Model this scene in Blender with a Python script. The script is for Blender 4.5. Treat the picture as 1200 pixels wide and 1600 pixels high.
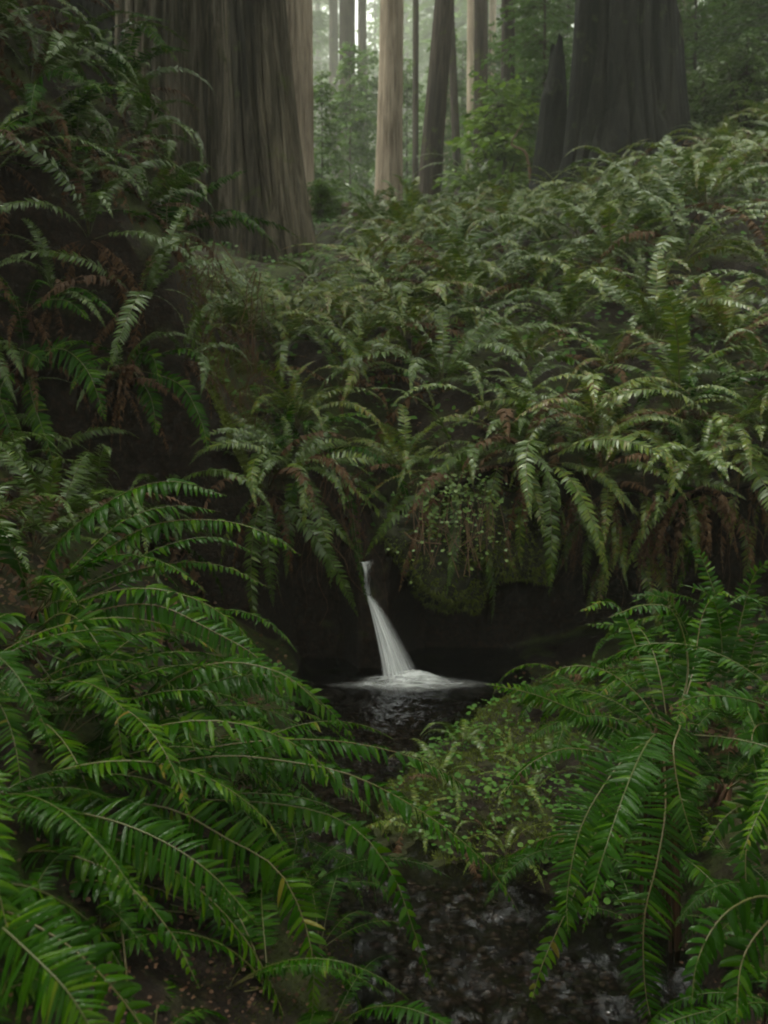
import bpy, math, random
import numpy as np
from mathutils import Vector, Matrix, Euler

R = math.radians
rng = np.random.default_rng(7)
random.seed(7)
for o in list(bpy.data.objects):
    bpy.data.objects.remove(o)
SC = bpy.context.scene
COL = SC.collection

# ------------------------------------------------------------------ camera
F = 1500.0                       # focal length in photograph pixels (1200 x 1600)
PITCH = -math.atan(80 / F)
CAM = np.array([0.0, 0.0, 1.05])
cd = bpy.data.cameras.new('camera')
cd.sensor_fit = 'VERTICAL'
cd.sensor_height = 36.0
cd.lens = F / 1600 * 36.0
cd.clip_start = 0.05
cd.clip_end = 600
cd.dof.use_dof = True
cd.dof.focus_distance = 2.7
cd.dof.aperture_fstop = 5.0
cam = bpy.data.objects.new('camera', cd)
cam.location = CAM
cam.rotation_euler = (R(90) + PITCH, 0, 0)
COL.objects.link(cam)
SC.camera = cam

# ------------------------------------------------------------------ light
SUN_ELEV, SUN_AZ = 74.0, 75.0        # azimuth from +Y (away from the camera), towards -X
w = bpy.data.worlds.new('World')
SC.world = w
w.use_nodes = True
nt = w.node_tree
nt.nodes.clear()
out = nt.nodes.new('ShaderNodeOutputWorld')
bg = nt.nodes.new('ShaderNodeBackground')
bg.inputs["Strength"].default_value = 0.15
hs = nt.nodes.new('ShaderNodeHueSaturation')
hs.inputs['Saturation'].default_value = 0.04
sky = nt.nodes.new('ShaderNodeTexSky')
sky.sky_type = 'NISHITA'
sky.sun_disc = False
sky.sun_elevation = R(SUN_ELEV)
sky.sun_rotation = R(-SUN_AZ)
sky.air_density = 1.0
sky.dust_density = 4.0
sky.ozone_density = 1.0
nt.links.new(sky.outputs[0], hs.inputs['Color'])
nt.links.new(hs.outputs[0], bg.inputs['Color'])
nt.links.new(bg.outputs[0], out.inputs['Surface'])
sl = bpy.data.lights.new('sun', 'SUN')
sl.energy = 1.5
sl.angle = R(20)
sl.color = (1.0, 0.97, 0.92)
sun = bpy.data.objects.new('sun', sl)
e, a = R(SUN_ELEV), R(SUN_AZ)
sdir = Vector((-math.sin(a) * math.cos(e), math.cos(a) * math.cos(e), math.sin(e)))
sun.rotation_euler = sdir.to_track_quat('Z', 'Y').to_euler()
sun.location = (0, 0, 60)
COL.objects.link(sun)

SC.view_settings.view_transform = 'Standard'
SC.view_settings.look = 'None'
SC.view_settings.gamma = 1.0
SC.view_settings.use_curve_mapping = False
SC.view_settings.exposure = 2.2
SC.view_settings.use_white_balance = True
SC.view_settings.white_balance_temperature = 6950
SC.view_settings.white_balance_tint = -2
SC.render.engine = 'CYCLES'
cy = SC.cycles
cy.use_denoising = True
cy.max_bounces = 7
cy.diffuse_bounces = 3
cy.glossy_bounces = 2
cy.transmission_bounces = 4
cy.transparent_max_bounces = 24
cy.volume_bounces = 1
cy.sample_clamp_indirect = 4.0
cy.filter_width = 1.9
HAZE = 0.0019


# ------------------------------------------------------------------ helpers
def at(px, py, Y):
    """Point at world depth Y seen at photograph pixel (px, py)."""
    dx, dz = (px - 600) / F, -(py - 800) / F
    c, s = math.cos(PITCH), math.sin(PITCH)
    d = np.array([dx, c - dz * s, s + dz * c])
    return CAM + d * (Y / d[1])


def proj(p):
    c, s = math.cos(PITCH), math.sin(PITCH)
    v = np.asarray(p, float) - CAM
    dep = v[1] * c + v[2] * s
    up = -v[1] * s + v[2] * c
    return 600 + F * v[0] / dep, 800 - F * up / dep


def sstep(a, b, x):
    t = np.clip((np.asarray(x, float) - a) / (b - a), 0, 1)
    return t * t * (3 - 2 * t)


def _h(i, j, s):
    n = (i.astype(np.int64) * 374761393 + j.astype(np.int64) * 668265263 + s * 1274126177) & 0x7fffffff
    n = ((n ^ (n >> 13)) * 1274126177) & 0x7fffffff
    return ((n ^ (n >> 16)) & 0xffff) / 32768.0 - 1.0


def vnoise(x, y, s=0, per=0):
    """Value noise in -1..1; per = period in x (0: none)."""
    x, y = np.broadcast_arrays(np.asarray(x, float), np.asarray(y, float))
    i, j = np.floor(x), np.floor(y)
    u, v = x - i, y - j
    u, v = u * u * (3 - 2 * u), v * v * (3 - 2 * v)
    i1 = i + 1
    if per:
        i, i1 = i % per, i1 % per
    a, b = _h(i, j, s), _h(i1, j, s)
    c, d = _h(i, j + 1, s), _h(i1, j + 1, s)
    return (a * (1 - u) + b * u) * (1 - v) + (c * (1 - u) + d * u) * v


def fbm(x, y, s=0, o=4):
    r, a, f = 0, 1.0, 1.0
    for k in range(o):
        r = r + a * vnoise(x * f + 17.3 * k, y * f - 9.1 * k, s + k)
        a *= 0.5
        f *= 2.03
    return r / 1.9


def mesh(name, verts, faces, mat, smooth=True, midx=None, tone=None):
    me = bpy.data.meshes.new(name)
    if isinstance(faces, np.ndarray):
        verts = np.asarray(verts, np.float32).reshape(-1, 3)
        nf_, k_ = faces.shape
        me.vertices.add(len(verts))
        me.vertices.foreach_set('co', verts.reshape(-1))
        me.loops.add(nf_ * k_)
        me.loops.foreach_set('vertex_index', faces.astype(np.int32).reshape(-1))
        me.polygons.add(nf_)
        me.polygons.foreach_set('loop_start', np.arange(nf_, dtype=np.int32) * k_)
        me.update(calc_edges=True)
    else:
        me.from_pydata(np.asarray(verts, float).tolist() if not isinstance(verts, list) else verts, [], faces)
    for m in (mat if isinstance(mat, (list, tuple)) else [mat]):
        me.materials.append(m)
    if midx is not None:
        me.polygons.foreach_set('material_index', np.asarray(midx, np.int32))
    if smooth:
        me.polygons.foreach_set('use_smooth', np.ones(len(me.polygons), bool))
    if tone is not None:
        at_ = me.attributes.new('tone', 'FLOAT', 'POINT')
        at_.data.foreach_set('value', np.asarray(tone, np.float32))
    me.update()
    return me


def obj(name, me, parent=None, loc=None, mat4=None):
    o = bpy.data.objects.new(name, me)
    COL.objects.link(o)
    o.color = (0.5, 0.5, 0.5, 1)      # leaf tone for the leaf materials; left bank ferns carry painted shade
    if parent is not None:
        o.parent = parent
    if mat4 is not None:
        o.matrix_local = mat4
    elif loc is not None:
        o.location = loc
    return o


def empty(name, loc):
    o = bpy.data.objects.new(name, None)
    o.empty_display_size = 0.1
    COL.objects.link(o)
    o.location = loc
    return o


def tag(o, label=None, cat=None, group=None, kind=None):
    for k, v in (('label', label), ('category', cat), ('group', group), ('kind', kind)):
        if v:
            o[k] = v
    return o


class MB:
    """Collects pieces of geometry for one mesh."""
    def __init__(self):
        self.v, self.f, self.t, self.m, self.n = [], [], [], [], 0

    def add(self, v, f, tone=0.5, mi=0):
        v = np.asarray(v, float).reshape(-1, 3)
        self.v.append(v)
        n0 = self.n
        if isinstance(f, np.ndarray):
            fl = (f + n0).tolist()
        else:
            fl = [[i + n0 for i in q] for q in f]
        self.f += fl
        self.m += [mi] * len(fl)
        self.t.append(np.broadcast_to(np.asarray(tone, float), (len(v),)))
        self.n += len(v)

    def tube(self, P, r, k=5, tone=0.5, mi=0, cap=True):
        P = np.asarray(P, float)
        n = len(P)
        r = np.broadcast_to(np.asarray(r, float), (n,))
        T = np.gradient(P, axis=0)
        T /= np.linalg.norm(T, axis=1)[:, None] + 1e-9
        ref = np.array([0.31, 0.17, 0.93]) if abs(T[0] @ [0.31, 0.17, 0.93]) < 0.9 else np.array([1.0, 0, 0])
        A = np.cross(T, ref)
        A /= np.linalg.norm(A, axis=1)[:, None] + 1e-9
        B = np.cross(T, A)
        th = np.arange(k) * 2 * math.pi / k
        V = P[:, None, :] + r[:, None, None] * (np.cos(th)[None, :, None] * A[:, None, :] + np.sin(th)[None, :, None] * B[:, None, :])
        i = np.arange(n - 1)[:, None] * k
        j = np.arange(k)[None, :]
        j2 = (j + 1) % k
        q = np.stack([i + j, i + j2, i + k + j2, i + k + j], -1).reshape(-1, 4)
        self.add(V.reshape(-1, 3), q, tone, mi)
        if cap:
            n0 = self.n - n * k
            self.f.append([n0 + x for x in range(k)][::-1])
            self.f.append([n0 + (n - 1) * k + x for x in range(k)])
            self.m += [mi, mi]

    def mesh(self, name, mat, smooth=True):
        return mesh(name, np.concatenate(self.v), self.f, mat, smooth, self.m if isinstance(mat, (list, tuple)) else None, np.concatenate(self.t))


# ------------------------------------------------------------------ materials
def new_mat(name):
    m = bpy.data.materials.new(name)
    m.use_nodes = True
    n = m.node_tree
    n.nodes.clear()
    return m, n, n.nodes, n.links


def nd(N, t, **kw):
    x = N.new(t)
    for k, v in kw.items():
        if hasattr(x, k):
            setattr(x, k, v)
        else:
            x.inputs[k].default_value = v
    return x


def ramp(N, stops):
    r = N.new('ShaderNodeValToRGB')
    while len(r.color_ramp.elements) < len(stops):
        r.color_ramp.elements.new(0.5)
    for e_, (p, c) in zip(r.color_ramp.elements, stops):
        e_.position = p
        e_.color = (*c, 1) if not isinstance(c, (int, float)) else (c, c, c, 1)
    return r


def leaf_mat(name, c0, c1, c2, rough=0.34, trans=0.22, spec=0.5, tone_w=0.5, bump=0.0, brown=False):
    """Leaf colour runs c0 -> c1 -> c2 with the per-leaf tone and a per-object random value."""
    m, n, N, L = new_mat(name)
    at_ = nd(N, 'ShaderNodeAttribute', attribute_name='tone')
    oi = nd(N, 'ShaderNodeObjectInfo')
    mx = nd(N, 'ShaderNodeMath', operation='MULTIPLY')
    mx.inputs[1].default_value = tone_w
    L.new(at_.outputs['Fac'], mx.inputs[0])
    ma = nd(N, 'ShaderNodeMath', operation='MULTIPLY_ADD')
    ma.inputs[1].default_value = (1 - tone_w) * 0.4
    L.new(oi.outputs['Random'], ma.inputs[0])
    mb_ = nd(N, 'ShaderNodeMath', operation='MULTIPLY_ADD')
    mb_.inputs[1].default_value = (1 - tone_w) * 0.6
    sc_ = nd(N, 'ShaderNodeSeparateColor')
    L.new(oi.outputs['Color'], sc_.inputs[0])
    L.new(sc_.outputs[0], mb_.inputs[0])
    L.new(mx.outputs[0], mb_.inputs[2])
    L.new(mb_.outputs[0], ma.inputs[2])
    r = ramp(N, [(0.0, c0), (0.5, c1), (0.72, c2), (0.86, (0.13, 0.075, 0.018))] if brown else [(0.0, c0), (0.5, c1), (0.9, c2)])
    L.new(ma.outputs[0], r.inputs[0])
    p = nd(N, 'ShaderNodeBsdfPrincipled')
    L.new(r.outputs[0], p.inputs['Base Color'])
    p.inputs['Roughness'].default_value = rough
    p.inputs['Specular IOR Level'].default_value = spec
    if bump:
        tc = nd(N, 'ShaderNodeTexCoord')
        ns = nd(N, 'ShaderNodeTexNoise')
        ns.inputs['Scale'].default_value = 160
        L.new(tc.outputs['Object'], ns.inputs['Vector'])
        b = nd(N, 'ShaderNodeBump')
        b.inputs['Strength'].default_value = bump
        b.inputs['Distance'].default_value = 0.004
        L.new(ns.outputs['Fac'], b.inputs['Height'])
        L.new(b.outputs[0], p.inputs['Normal'])
    t = nd(N, 'ShaderNodeBsdfTranslucent')
    L.new(r.outputs[0], t.inputs['Color'])
    x = nd(N, 'ShaderNodeMixShader')
    x.inputs[0].default_value = trans
    L.new(p.outputs[0], x.inputs[1])
    L.new(t.outputs[0], x.inputs[2])
    o = nd(N, 'ShaderNodeOutputMaterial')
    L.new(x.outputs[0], o.inputs[0])
    return m


M = {}
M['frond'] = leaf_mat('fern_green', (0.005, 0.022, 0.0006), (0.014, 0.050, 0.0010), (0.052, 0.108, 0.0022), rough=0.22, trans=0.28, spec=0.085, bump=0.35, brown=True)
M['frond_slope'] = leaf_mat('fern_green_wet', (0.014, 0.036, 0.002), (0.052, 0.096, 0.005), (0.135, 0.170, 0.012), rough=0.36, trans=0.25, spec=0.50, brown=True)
M['dead'] = leaf_mat('fern_brown', (0.032, 0.016, 0.008), (0.074, 0.038, 0.017), (0.125, 0.075, 0.034), rough=0.7, trans=0.15, spec=0.2)
M['rachis'] = leaf_mat('fern_stem', (0.022, 0.036, 0.004), (0.058, 0.054, 0.009), (0.09, 0.046, 0.015), rough=0.45, trans=0.0, tone_w=0.3)
M['cover'] = leaf_mat('ground_leaf', (0.018, 0.06, 0.006), (0.042, 0.11, 0.010), (0.075, 0.135, 0.015), rough=0.6, spec=.2, trans=0.2)
M['vine'] = leaf_mat('vine_leaf', (0.05, 0.10, 0.015), (0.085, 0.15, 0.022), (0.14, 0.19, 0.03), rough=0.45, trans=0.3)
M['mossblade'] = leaf_mat('moss_blade', (0.045, 0.058, 0.010), (0.085, 0.11, 0.018), (0.13, 0.155, 0.026), rough=0.8, trans=0.2, spec=0.15)
M['needle'] = leaf_mat('conifer_leaf', (0.030, 0.065, 0.013), (0.065, 0.120, 0.022), (0.110, 0.170, 0.030), rough=0.5, trans=0.45, spec=0.3)
M['bright'] = leaf_mat('sapling_leaf', (0.06, 0.11, 0.012), (0.10, 0.17, 0.02), (0.16, 0.22, 0.03), rough=0.5, trans=0.4, spec=0.3)
M['root'] = leaf_mat('root_brown', (0.020, 0.010, 0.006), (0.055, 0.026, 0.013), (0.10, 0.05, 0.022), rough=0.75, trans=0.0, spec=0.2)
M['twig'] = leaf_mat('dead_twig', (0.04, 0.025, 0.014), (0.10, 0.06, 0.032), (0.18, 0.11, 0.06), rough=0.7, trans=0.0, spec=0.2)


def bark_mat(name, dark, mid, light, moss=0.0, mossc=(0.06, 0.075, 0.015), zs=0.95, scale=15.0, bump=1.0, rough=0.85):
    m, n, N, L = new_mat(name)
    tc = nd(N, 'ShaderNodeTexCoord')
    mp = nd(N, 'ShaderNodeMapping')
    mp.inputs['Scale'].default_value = (scale, scale, zs)
    L.new(tc.outputs['Object'], mp.inputs['Vector'])
    n1 = nd(N, 'ShaderNodeTexNoise')
    n1.inputs['Scale'].default_value = 1.0
    n1.inputs['Detail'].default_value = 8
    n1.inputs['Roughness'].default_value = 0.68
    n1.inputs['Distortion'].default_value = 1.1
    L.new(mp.outputs[0], n1.inputs['Vector'])
    mp2 = nd(N, 'ShaderNodeMapping')
    mp2.inputs['Scale'].default_value = (2.2, 2.2, 0.5)
    L.new(tc.outputs['Object'], mp2.inputs['Vector'])
    n2 = nd(N, 'ShaderNodeTexNoise')
    n2.inputs['Scale'].default_value = 1.0
    n2.inputs['Detail'].default_value = 5
    L.new(mp2.outputs[0], n2.inputs['Vector'])
    r = ramp(N, [(0.40, dark), (0.51, mid), (0.63, light)])
    av = nd(N, 'ShaderNodeMath', operation='MULTIPLY_ADD')
    av.inputs[1].default_value = 0.45
    L.new(n2.outputs['Fac'], av.inputs[0])
    hv = nd(N, 'ShaderNodeMath', operation='MULTIPLY')
    hv.inputs[1].default_value = 0.58
    L.new(n1.outputs['Fac'], hv.inputs[0])
    L.new(hv.outputs[0], av.inputs[2])
    L.new(av.outputs[0], r.inputs[0])
    col = r.outputs[0]
    if moss > 0:
        n3 = nd(N, 'ShaderNodeTexNoise')
        n3.inputs['Scale'].default_value = 3.0
        n3.inputs['Detail'].default_value = 9
        n3.inputs['Roughness'].default_value = 0.7
        L.new(tc.outputs['Object'], n3.inputs['Vector'])
        rm = ramp(N, [(0.62 - 0.25 * moss, 0.0), (0.74 - 0.2 * moss, 1.0)])
        L.new(n3.outputs['Fac'], rm.inputs[0])
        mc = nd(N, 'ShaderNodeMix', data_type='RGBA')
        L.new(rm.outputs[0], mc.inputs[0])
        L.new(col, mc.inputs[6])
        mc.inputs[7].default_value = (*mossc, 1)
        col = mc.outputs[2]
    p = nd(N, 'ShaderNodeBsdfPrincipled')
    p.inputs['Roughness'].default_value = rough
    p.inputs['Specular IOR Level'].default_value = 0.1
    L.new(col, p.inputs['Base Color'])
    b = nd(N, 'ShaderNodeBump')
    b.inputs['Strength'].default_value = bump
    b.inputs['Distance'].default_value = 0.09
    L.new(n1.outputs['Fac'], b.inputs['Height'])
    L.new(b.outputs[0], p.inputs['Normal'])
    o = nd(N, 'ShaderNodeOutputMaterial')
    L.new(p.outputs[0], o.inputs[0])
    return m


M['bark_grey'] = bark_mat('redwood_bark_grey', (0.018, 0.014, 0.009), (0.080, 0.065, 0.046), (0.23, 0.19, 0.145), moss=0.28, mossc=(0.05, 0.055, 0.018))
M['bark_brown'] = bark_mat('redwood_bark_brown', (0.013, 0.011, 0.007), (0.056, 0.046, 0.032), (0.15, 0.125, 0.09), moss=0.2)
M['bark_tan'] = bark_mat('redwood_bark_tan', (0.15, 0.115, 0.085), (0.29, 0.23, 0.175), (0.42, 0.345, 0.27))
M['bark_burnt'] = bark_mat('charred_bark', (0.003, 0.003, 0.003), (0.008, 0.0075, 0.0065), (0.020, 0.018, 0.015), moss=0.22, mossc=(0.035, 0.04, 0.014), scale=9)
M['bark_dark'] = bark_mat('dark_bark', (0.016, 0.012, 0.010), (0.040, 0.030, 0.024), (0.075, 0.058, 0.046), moss=0.25)
M['wood'] = bark_mat('fallen_wood', (0.02, 0.014, 0.010), (0.06, 0.042, 0.03), (0.12, 0.085, 0.06), moss=0.3, scale=10, zs=1.5)


def ground_mat():
    m, n, N, L = new_mat('forest_soil')
    tc = nd(N, 'ShaderNodeTexCoord')
    ge = nd(N, 'ShaderNodeNewGeometry')
    n1 = nd(N, 'ShaderNodeTexNoise')
    n1.inputs['Scale'].default_value = 38
    n1.inputs['Detail'].default_value = 8
    n1.inputs['Roughness'].default_value = 0.7
    L.new(tc.outputs['Object'], n1.inputs['Vector'])
    r1 = ramp(N, [(0.3, (0.006, 0.004, 0.003)), (0.55, (0.017, 0.010, 0.006)), (0.75, (0.048, 0.027, 0.013))])
    L.new(n1.outputs['Fac'], r1.inputs[0])
    n2 = nd(N, 'ShaderNodeTexNoise')
    n2.inputs['Scale'].default_value = 2.6
    n2.inputs['Detail'].default_value = 9
    n2.inputs['Roughness'].default_value = 0.68
    L.new(tc.outputs['Object'], n2.inputs['Vector'])
    r2 = ramp(N, [(0.46, 0.0), (0.60, 1.0)])
    L.new(n2.outputs['Fac'], r2.inputs[0])
    sx = nd(N, 'ShaderNodeSeparateXYZ')
    L.new(ge.outputs['Normal'], sx.inputs[0])
    r3 = ramp(N, [(0.15, 0.0), (0.55, 1.0)])
    L.new(sx.outputs['Z'], r3.inputs[0])
    mu = nd(N, 'ShaderNodeMath', operation='MULTIPLY')
    L.new(r2.outputs[0], mu.inputs[0])
    L.new(r3.outputs[0], mu.inputs[1])
    r4 = ramp(N, [(0.3, (0.020, 0.028, 0.006)), (0.7, (0.055, 0.070, 0.014))])
    L.new(n1.outputs['Fac'], r4.inputs[0])
    mc = nd(N, 'ShaderNodeMix', data_type='RGBA')
    L.new(mu.outputs[0], mc.inputs[0])
    L.new(r1.outputs[0], mc.inputs[6])
    L.new(r4.outputs[0], mc.inputs[7])
    p = nd(N, 'ShaderNodeBsdfPrincipled')
    p.inputs['Roughness'].default_value = 0.85
    p.inputs['Specular IOR Level'].default_value = 0.2
    L.new(mc.outputs[2], p.inputs['Base Color'])
    b = nd(N, 'ShaderNodeBump')
    b.inputs['Strength'].default_value = 0.9
    b.inputs['Distance'].default_value = 0.03
    L.new(n1.outputs['Fac'], b.inputs['Height'])
    L.new(b.outputs[0], p.inputs['Normal'])
    o = nd(N, 'ShaderNodeOutputMaterial')
    L.new(p.outputs[0], o.inputs[0])
    return m


M['ground'] = ground_mat()


def rock_mat(name, c0, c1, moss_at=0.5, rough=0.7):
    m, n, N, L = new_mat(name)
    tc = nd(N, 'ShaderNodeTexCoord')
    n1 = nd(N, 'ShaderNodeTexNoise')
    n1.inputs['Scale'].default_value = 26
    n1.inputs['Detail'].default_value = 8
    L.new(tc.outputs['Object'], n1.inputs['Vector'])
    oi = nd(N, 'ShaderNodeObjectInfo')
    r1 = ramp(N, [(0.3, c0), (0.7, c1)])
    L.new(n1.outputs['Fac'], r1.inputs[0])
    p = nd(N, 'ShaderNodeBsdfPrincipled')
    p.inputs['Roughness'].default_value = rough
    L.new(r1.outputs[0], p.inputs['Base Color'])
    b = nd(N, 'ShaderNodeBump')
    b.inputs['Strength'].default_value = 0.8
    b.inputs['Distance'].default_value = 0.02
    L.new(n1.outputs['Fac'], b.inputs['Height'])
    L.new(b.outputs[0], p.inputs['Normal'])
    o = nd(N, 'ShaderNodeOutputMaterial')
    L.new(p.outputs[0], o.inputs[0])
    return m


M['mossrock'] = rock_mat('mossy_stone', (0.007, 0.007, 0.003), (0.026, 0.029, 0.007), rough=0.95)
M['pebble'] = rock_mat('wet_pebble', (0.014, 0.009, 0.007), (0.060, 0.038, 0.028), rough=0.25)
M['rock'] = rock_mat('wet_stone', (0.014, 0.012, 0.011), (0.05, 0.042, 0.036), rough=0.4)


def water_mat():
    m, n, N, L = new_mat('stream_water')
    tc = nd(N, 'ShaderNodeTexCoord')
    mp = nd(N, 'ShaderNodeMapping')
    mp.inputs['Scale'].default_value = (26, 11, 10)
    L.new(tc.outputs['Object'], mp.inputs['Vector'])
    n1 = nd(N, 'ShaderNodeTexNoise')
    n1.inputs['Scale'].default_value = 1.0
    n1.inputs['Detail'].default_value = 5
    n1.inputs['Distortion'].default_value = 0.6
    L.new(mp.outputs[0], n1.inputs['Vector'])
    b = nd(N, 'ShaderNodeBump')
    b.inputs['Strength'].default_value = 0.7
    b.inputs['Distance'].default_value = 0.02
    L.new(n1.outputs['Fac'], b.inputs['Height'])
    g = nd(N, 'ShaderNodeBsdfGlossy')
    g.inputs['Roughness'].default_value = 0.12
    g.inputs['Color'].default_value = (0.95, 0.95, 1.0, 1)
    t = nd(N, 'ShaderNodeBsdfTransparent')
    t.inputs['Color'].default_value = (0.38, 0.33, 0.29, 1)
    fr = nd(N, 'ShaderNodeFresnel')
    fr.inputs['IOR'].default_value = 1.38
    L.new(b.outputs[0], g.inputs['Normal'])
    L.new(b.outputs[0], fr.inputs['Normal'])
    x = nd(N, 'ShaderNodeMixShader')
    L.new(fr.outputs[0], x.inputs[0])
    L.new(t.outputs[0], x.inputs[1])
    L.new(g.outputs[0], x.inputs[2])
    o = nd(N, 'ShaderNodeOutputMaterial')
    L.new(x.outputs[0], o.inputs[0])
    return m


M['water'] = water_mat()


def fall_mat(name, sc, lo, hi, uvname='UVMap', edge=True):
    """White falling water: streaks along v, thinning to the edges (u = 0 and 1)."""
    m, n, N, L = new_mat(name)
    uv = nd(N, 'ShaderNodeUVMap', uv_map=uvname)
    mp = nd(N, 'ShaderNodeMapping')
    mp.inputs['Scale'].default_value = (sc[0], sc[1], 1)
    L.new(uv.outputs[0], mp.inputs['Vector'])
    n1 = nd(N, 'ShaderNodeTexNoise')
    n1.inputs['Scale'].default_value = 1.0
    n1.inputs['Detail'].default_value = 4
    n1.inputs['Roughness'].default_value = 0.55
    L.new(mp.outputs[0], n1.inputs['Vector'])
    r = ramp(N, [(lo, 0.0), (hi, 1.0)])
    L.new(n1.outputs['Fac'], r.inputs[0])
    at_ = nd(N, 'ShaderNodeAttribute', attribute_name='tone')
    mu = nd(N, 'ShaderNodeMath', operation='MULTIPLY')
    L.new(r.outputs[0], mu.inputs[0])
    L.new(at_.outputs['Fac'], mu.inputs[1])
    d = nd(N, 'ShaderNodeBsdfDiffuse')
    d.inputs['Color'].default_value = (0.90, 0.91, 0.92, 1)
    tl = nd(N, 'ShaderNodeBsdfTranslucent')
    tl.inputs['Color'].default_value = (0.90, 0.91, 0.92, 1)
    dm = nd(N, 'ShaderNodeMixShader')
    dm.inputs[0].default_value = 0.4
    L.new(d.outputs[0], dm.inputs[1])
    L.new(tl.outputs[0], dm.inputs[2])
    t = nd(N, 'ShaderNodeBsdfTransparent')
    x = nd(N, 'ShaderNodeMixShader')
    L.new(mu.outputs[0], x.inputs[0])
    L.new(t.outputs[0], x.inputs[1])
    L.new(dm.outputs[0], x.inputs[2])
    o = nd(N, 'ShaderNodeOutputMaterial')
    L.new(x.outputs[0], o.inputs[0])
    return m


M['fall'] = fall_mat('falling_water', (17, 0.8), 0.30, 0.60)
M['foam'] = fall_mat('water_foam', (8, 26), 0.30, 0.64)

# ------------------------------------------------------------------ terrain
YK = [-20, 0, 1.9, 2.18, 2.95, 3.2, 3.5, 4.0, 4.5, 6.0]
XC = [0.2, 0.24, 0.30, 0.28, -0.18, -0.17, -0.12, -0.03, 0.10, 0.1]
HW = [0.4, 0.34, 0.30, 0.28, 0.15, 0.15, 0.18, 0.28, 0.46, 0.5]


def water_z(y):
    return np.interp(y, [-20, 1.0, 2.45, 2.62, 4.0, 6], [-0.45, -0.11, -0.08, -0.01, 0.0, 0.0])


def water_z2(x, y):
    yd = 2.5 + 0.9 * sstep(-0.10, 0.02, x)
    return -0.08 + 0.02 * np.minimum(y - 2.4, 0) + 0.07 * sstep(yd - 0.25, yd + 0.35, y) + 0.01 * sstep(2.7, 4, y)


def floor_z(x, y):
    x, y = np.broadcast_arrays(np.asarray(x, float), np.asarray(y, float))
    y = y + (0.13 * fbm(x * 4.5, 0.7 + 0 * x, 2) + 0.05 * fbm(x * 15, y * 9, 4)) * sstep(1.8, 2.3, y) * (1 - sstep(2.8, 3.4, y))
    xc, hw = np.interp(y, YK, XC), np.interp(y, YK, HW)
    wz = water_z(y)
    bed = wz - 0.07
    dl = (xc - hw) - x
    dr = x - (xc + hw)
    lf = np.where(dl > 0, 0.10 * sstep(0, 0.12, dl) + 0.78 * np.maximum(dl - 0.05, 0), 0)
    lf = np.minimum(lf, 1.6 + 0.4 * np.maximum(lf - 1.6, 0))
    flat = np.interp(y, [-20, 1, 1.9, 2.18, 2.7, 3.0, 4, 6], [0.1, 0.10, 0.10, 0.12, 0.62, 0.66, 0.40, 0.3])
    mat_ = (wz * -1.0 + 0.025) * sstep(2.42, 2.75, y) + (0.05) * (1 - sstep(2.42, 2.75, y))
    rt = np.where(dr > 0, (0.07 + mat_) * sstep(0, 0.24, dr) + np.interp(y, [2.4, 3.2], [0.55, 0.30]) * np.maximum(dr - flat, 0), 0)
    rt = np.minimum(rt, 1.4 + 0.4 * np.maximum(rt - 1.4, 0))
    bank = sstep(-0.02, 0.3, np.maximum(dl, dr))
    return bed + lf + rt + 0.05 * fbm(x * 2.3, y * 2.3, 3) * bank + 0.018 * fbm(x * 11, y * 11, 5)


SY = [4.5, 4.8, 6, 8, 10, 14, 18, 25, 40, 60, 100, 215, 330]
SZ = [0.80, 0.95, 1.6, 2.4, 3.1, 4.45, 5.0, 5.4, 6.4, 8.0, 17, 66, 130]


def slope_z(x, y):
    x, y = np.broadcast_arrays(np.asarray(x, float), np.asarray(y, float))
    z = np.interp(y, SY, SZ)
    z = z + 0.23 * np.clip(x, 0, 30) * sstep(4.5, 9, y) + 0.10 * np.maximum(x - 1, 0) * (1 - sstep(4.5, 9, y))
    z = z + 0.35 * np.clip(x - 6, 0, 40) * sstep(10, 20, y) * (1 - sstep(40, 90, y))
    # the steep left bank
    xe = np.interp(y, [4.5, 5.0, 6.0, 8.0, 10, 14], [-0.62, -0.72, -0.98, -1.75, -3.0, -5.0])
    d = xe - x
    amp = np.interp(y, [4.5, 5, 8, 11, 14], [0.85, 0.95, 1.0, 0.8, 0.3])
    slp = np.interp(y, [4.5, 6, 9, 14], [1.2, 1.7, 1.3, 0.35])
    b = amp * sstep(-0.10, 0.42, d) + slp * np.maximum(d - 0.25, 0)
    b = np.minimum(b, 6 + 0.3 * np.maximum(b - 6, 0))
    z = z + b
    z = z + sstep(-.1, .4, d) * (0.30 * fbm(x * 2.1, y * 2.1, 15) + 0.12 * fbm(x * 5, y * 5, 16))
    # gully of the stream above the fall
    g = np.exp(-((x + 0.08 - 0.06 * (y - 5)) / 0.16) ** 2) * np.interp(y, [4.5, 5.2, 6.5, 9], [1, 0.8, 0.45, 0])
    z = z - 0.42 * g
    z = z + 0.22 * fbm(x * 1.5, 3.3, 14) * (1 - sstep(5.2, 6.5, y)) * sstep(0.2, 0.6, x)
    return z + 0.24 * fbm(x * 0.9, y * 0.9, 11) * sstep(4.8, 6.5, y) + 0.05 * fbm(x * 4, y * 4, 12)


def lip_y(x):
    return 4.72 + 0.10 * fbm(np.asarray(x, float) * 1.7, 0.3, 21) + 0.10 * np.exp(-((np.asarray(x, float) + 0.08) / 0.14) ** 2) - 0.25 * sstep(0.9, 2.4, x) - 0.28 * sstep(0.6, 1.6, -np.asarray(x, float))


def undercut(x):
    x = np.asarray(x, float)
    return 0.62 * sstep(-0.02, 0.22, x) * (1 - 0.6 * sstep(1.4, 2.6, x)) + 0.34 * sstep(-0.62, -0.45, x) * (1 - sstep(-0.25, -0.1, x))


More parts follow.
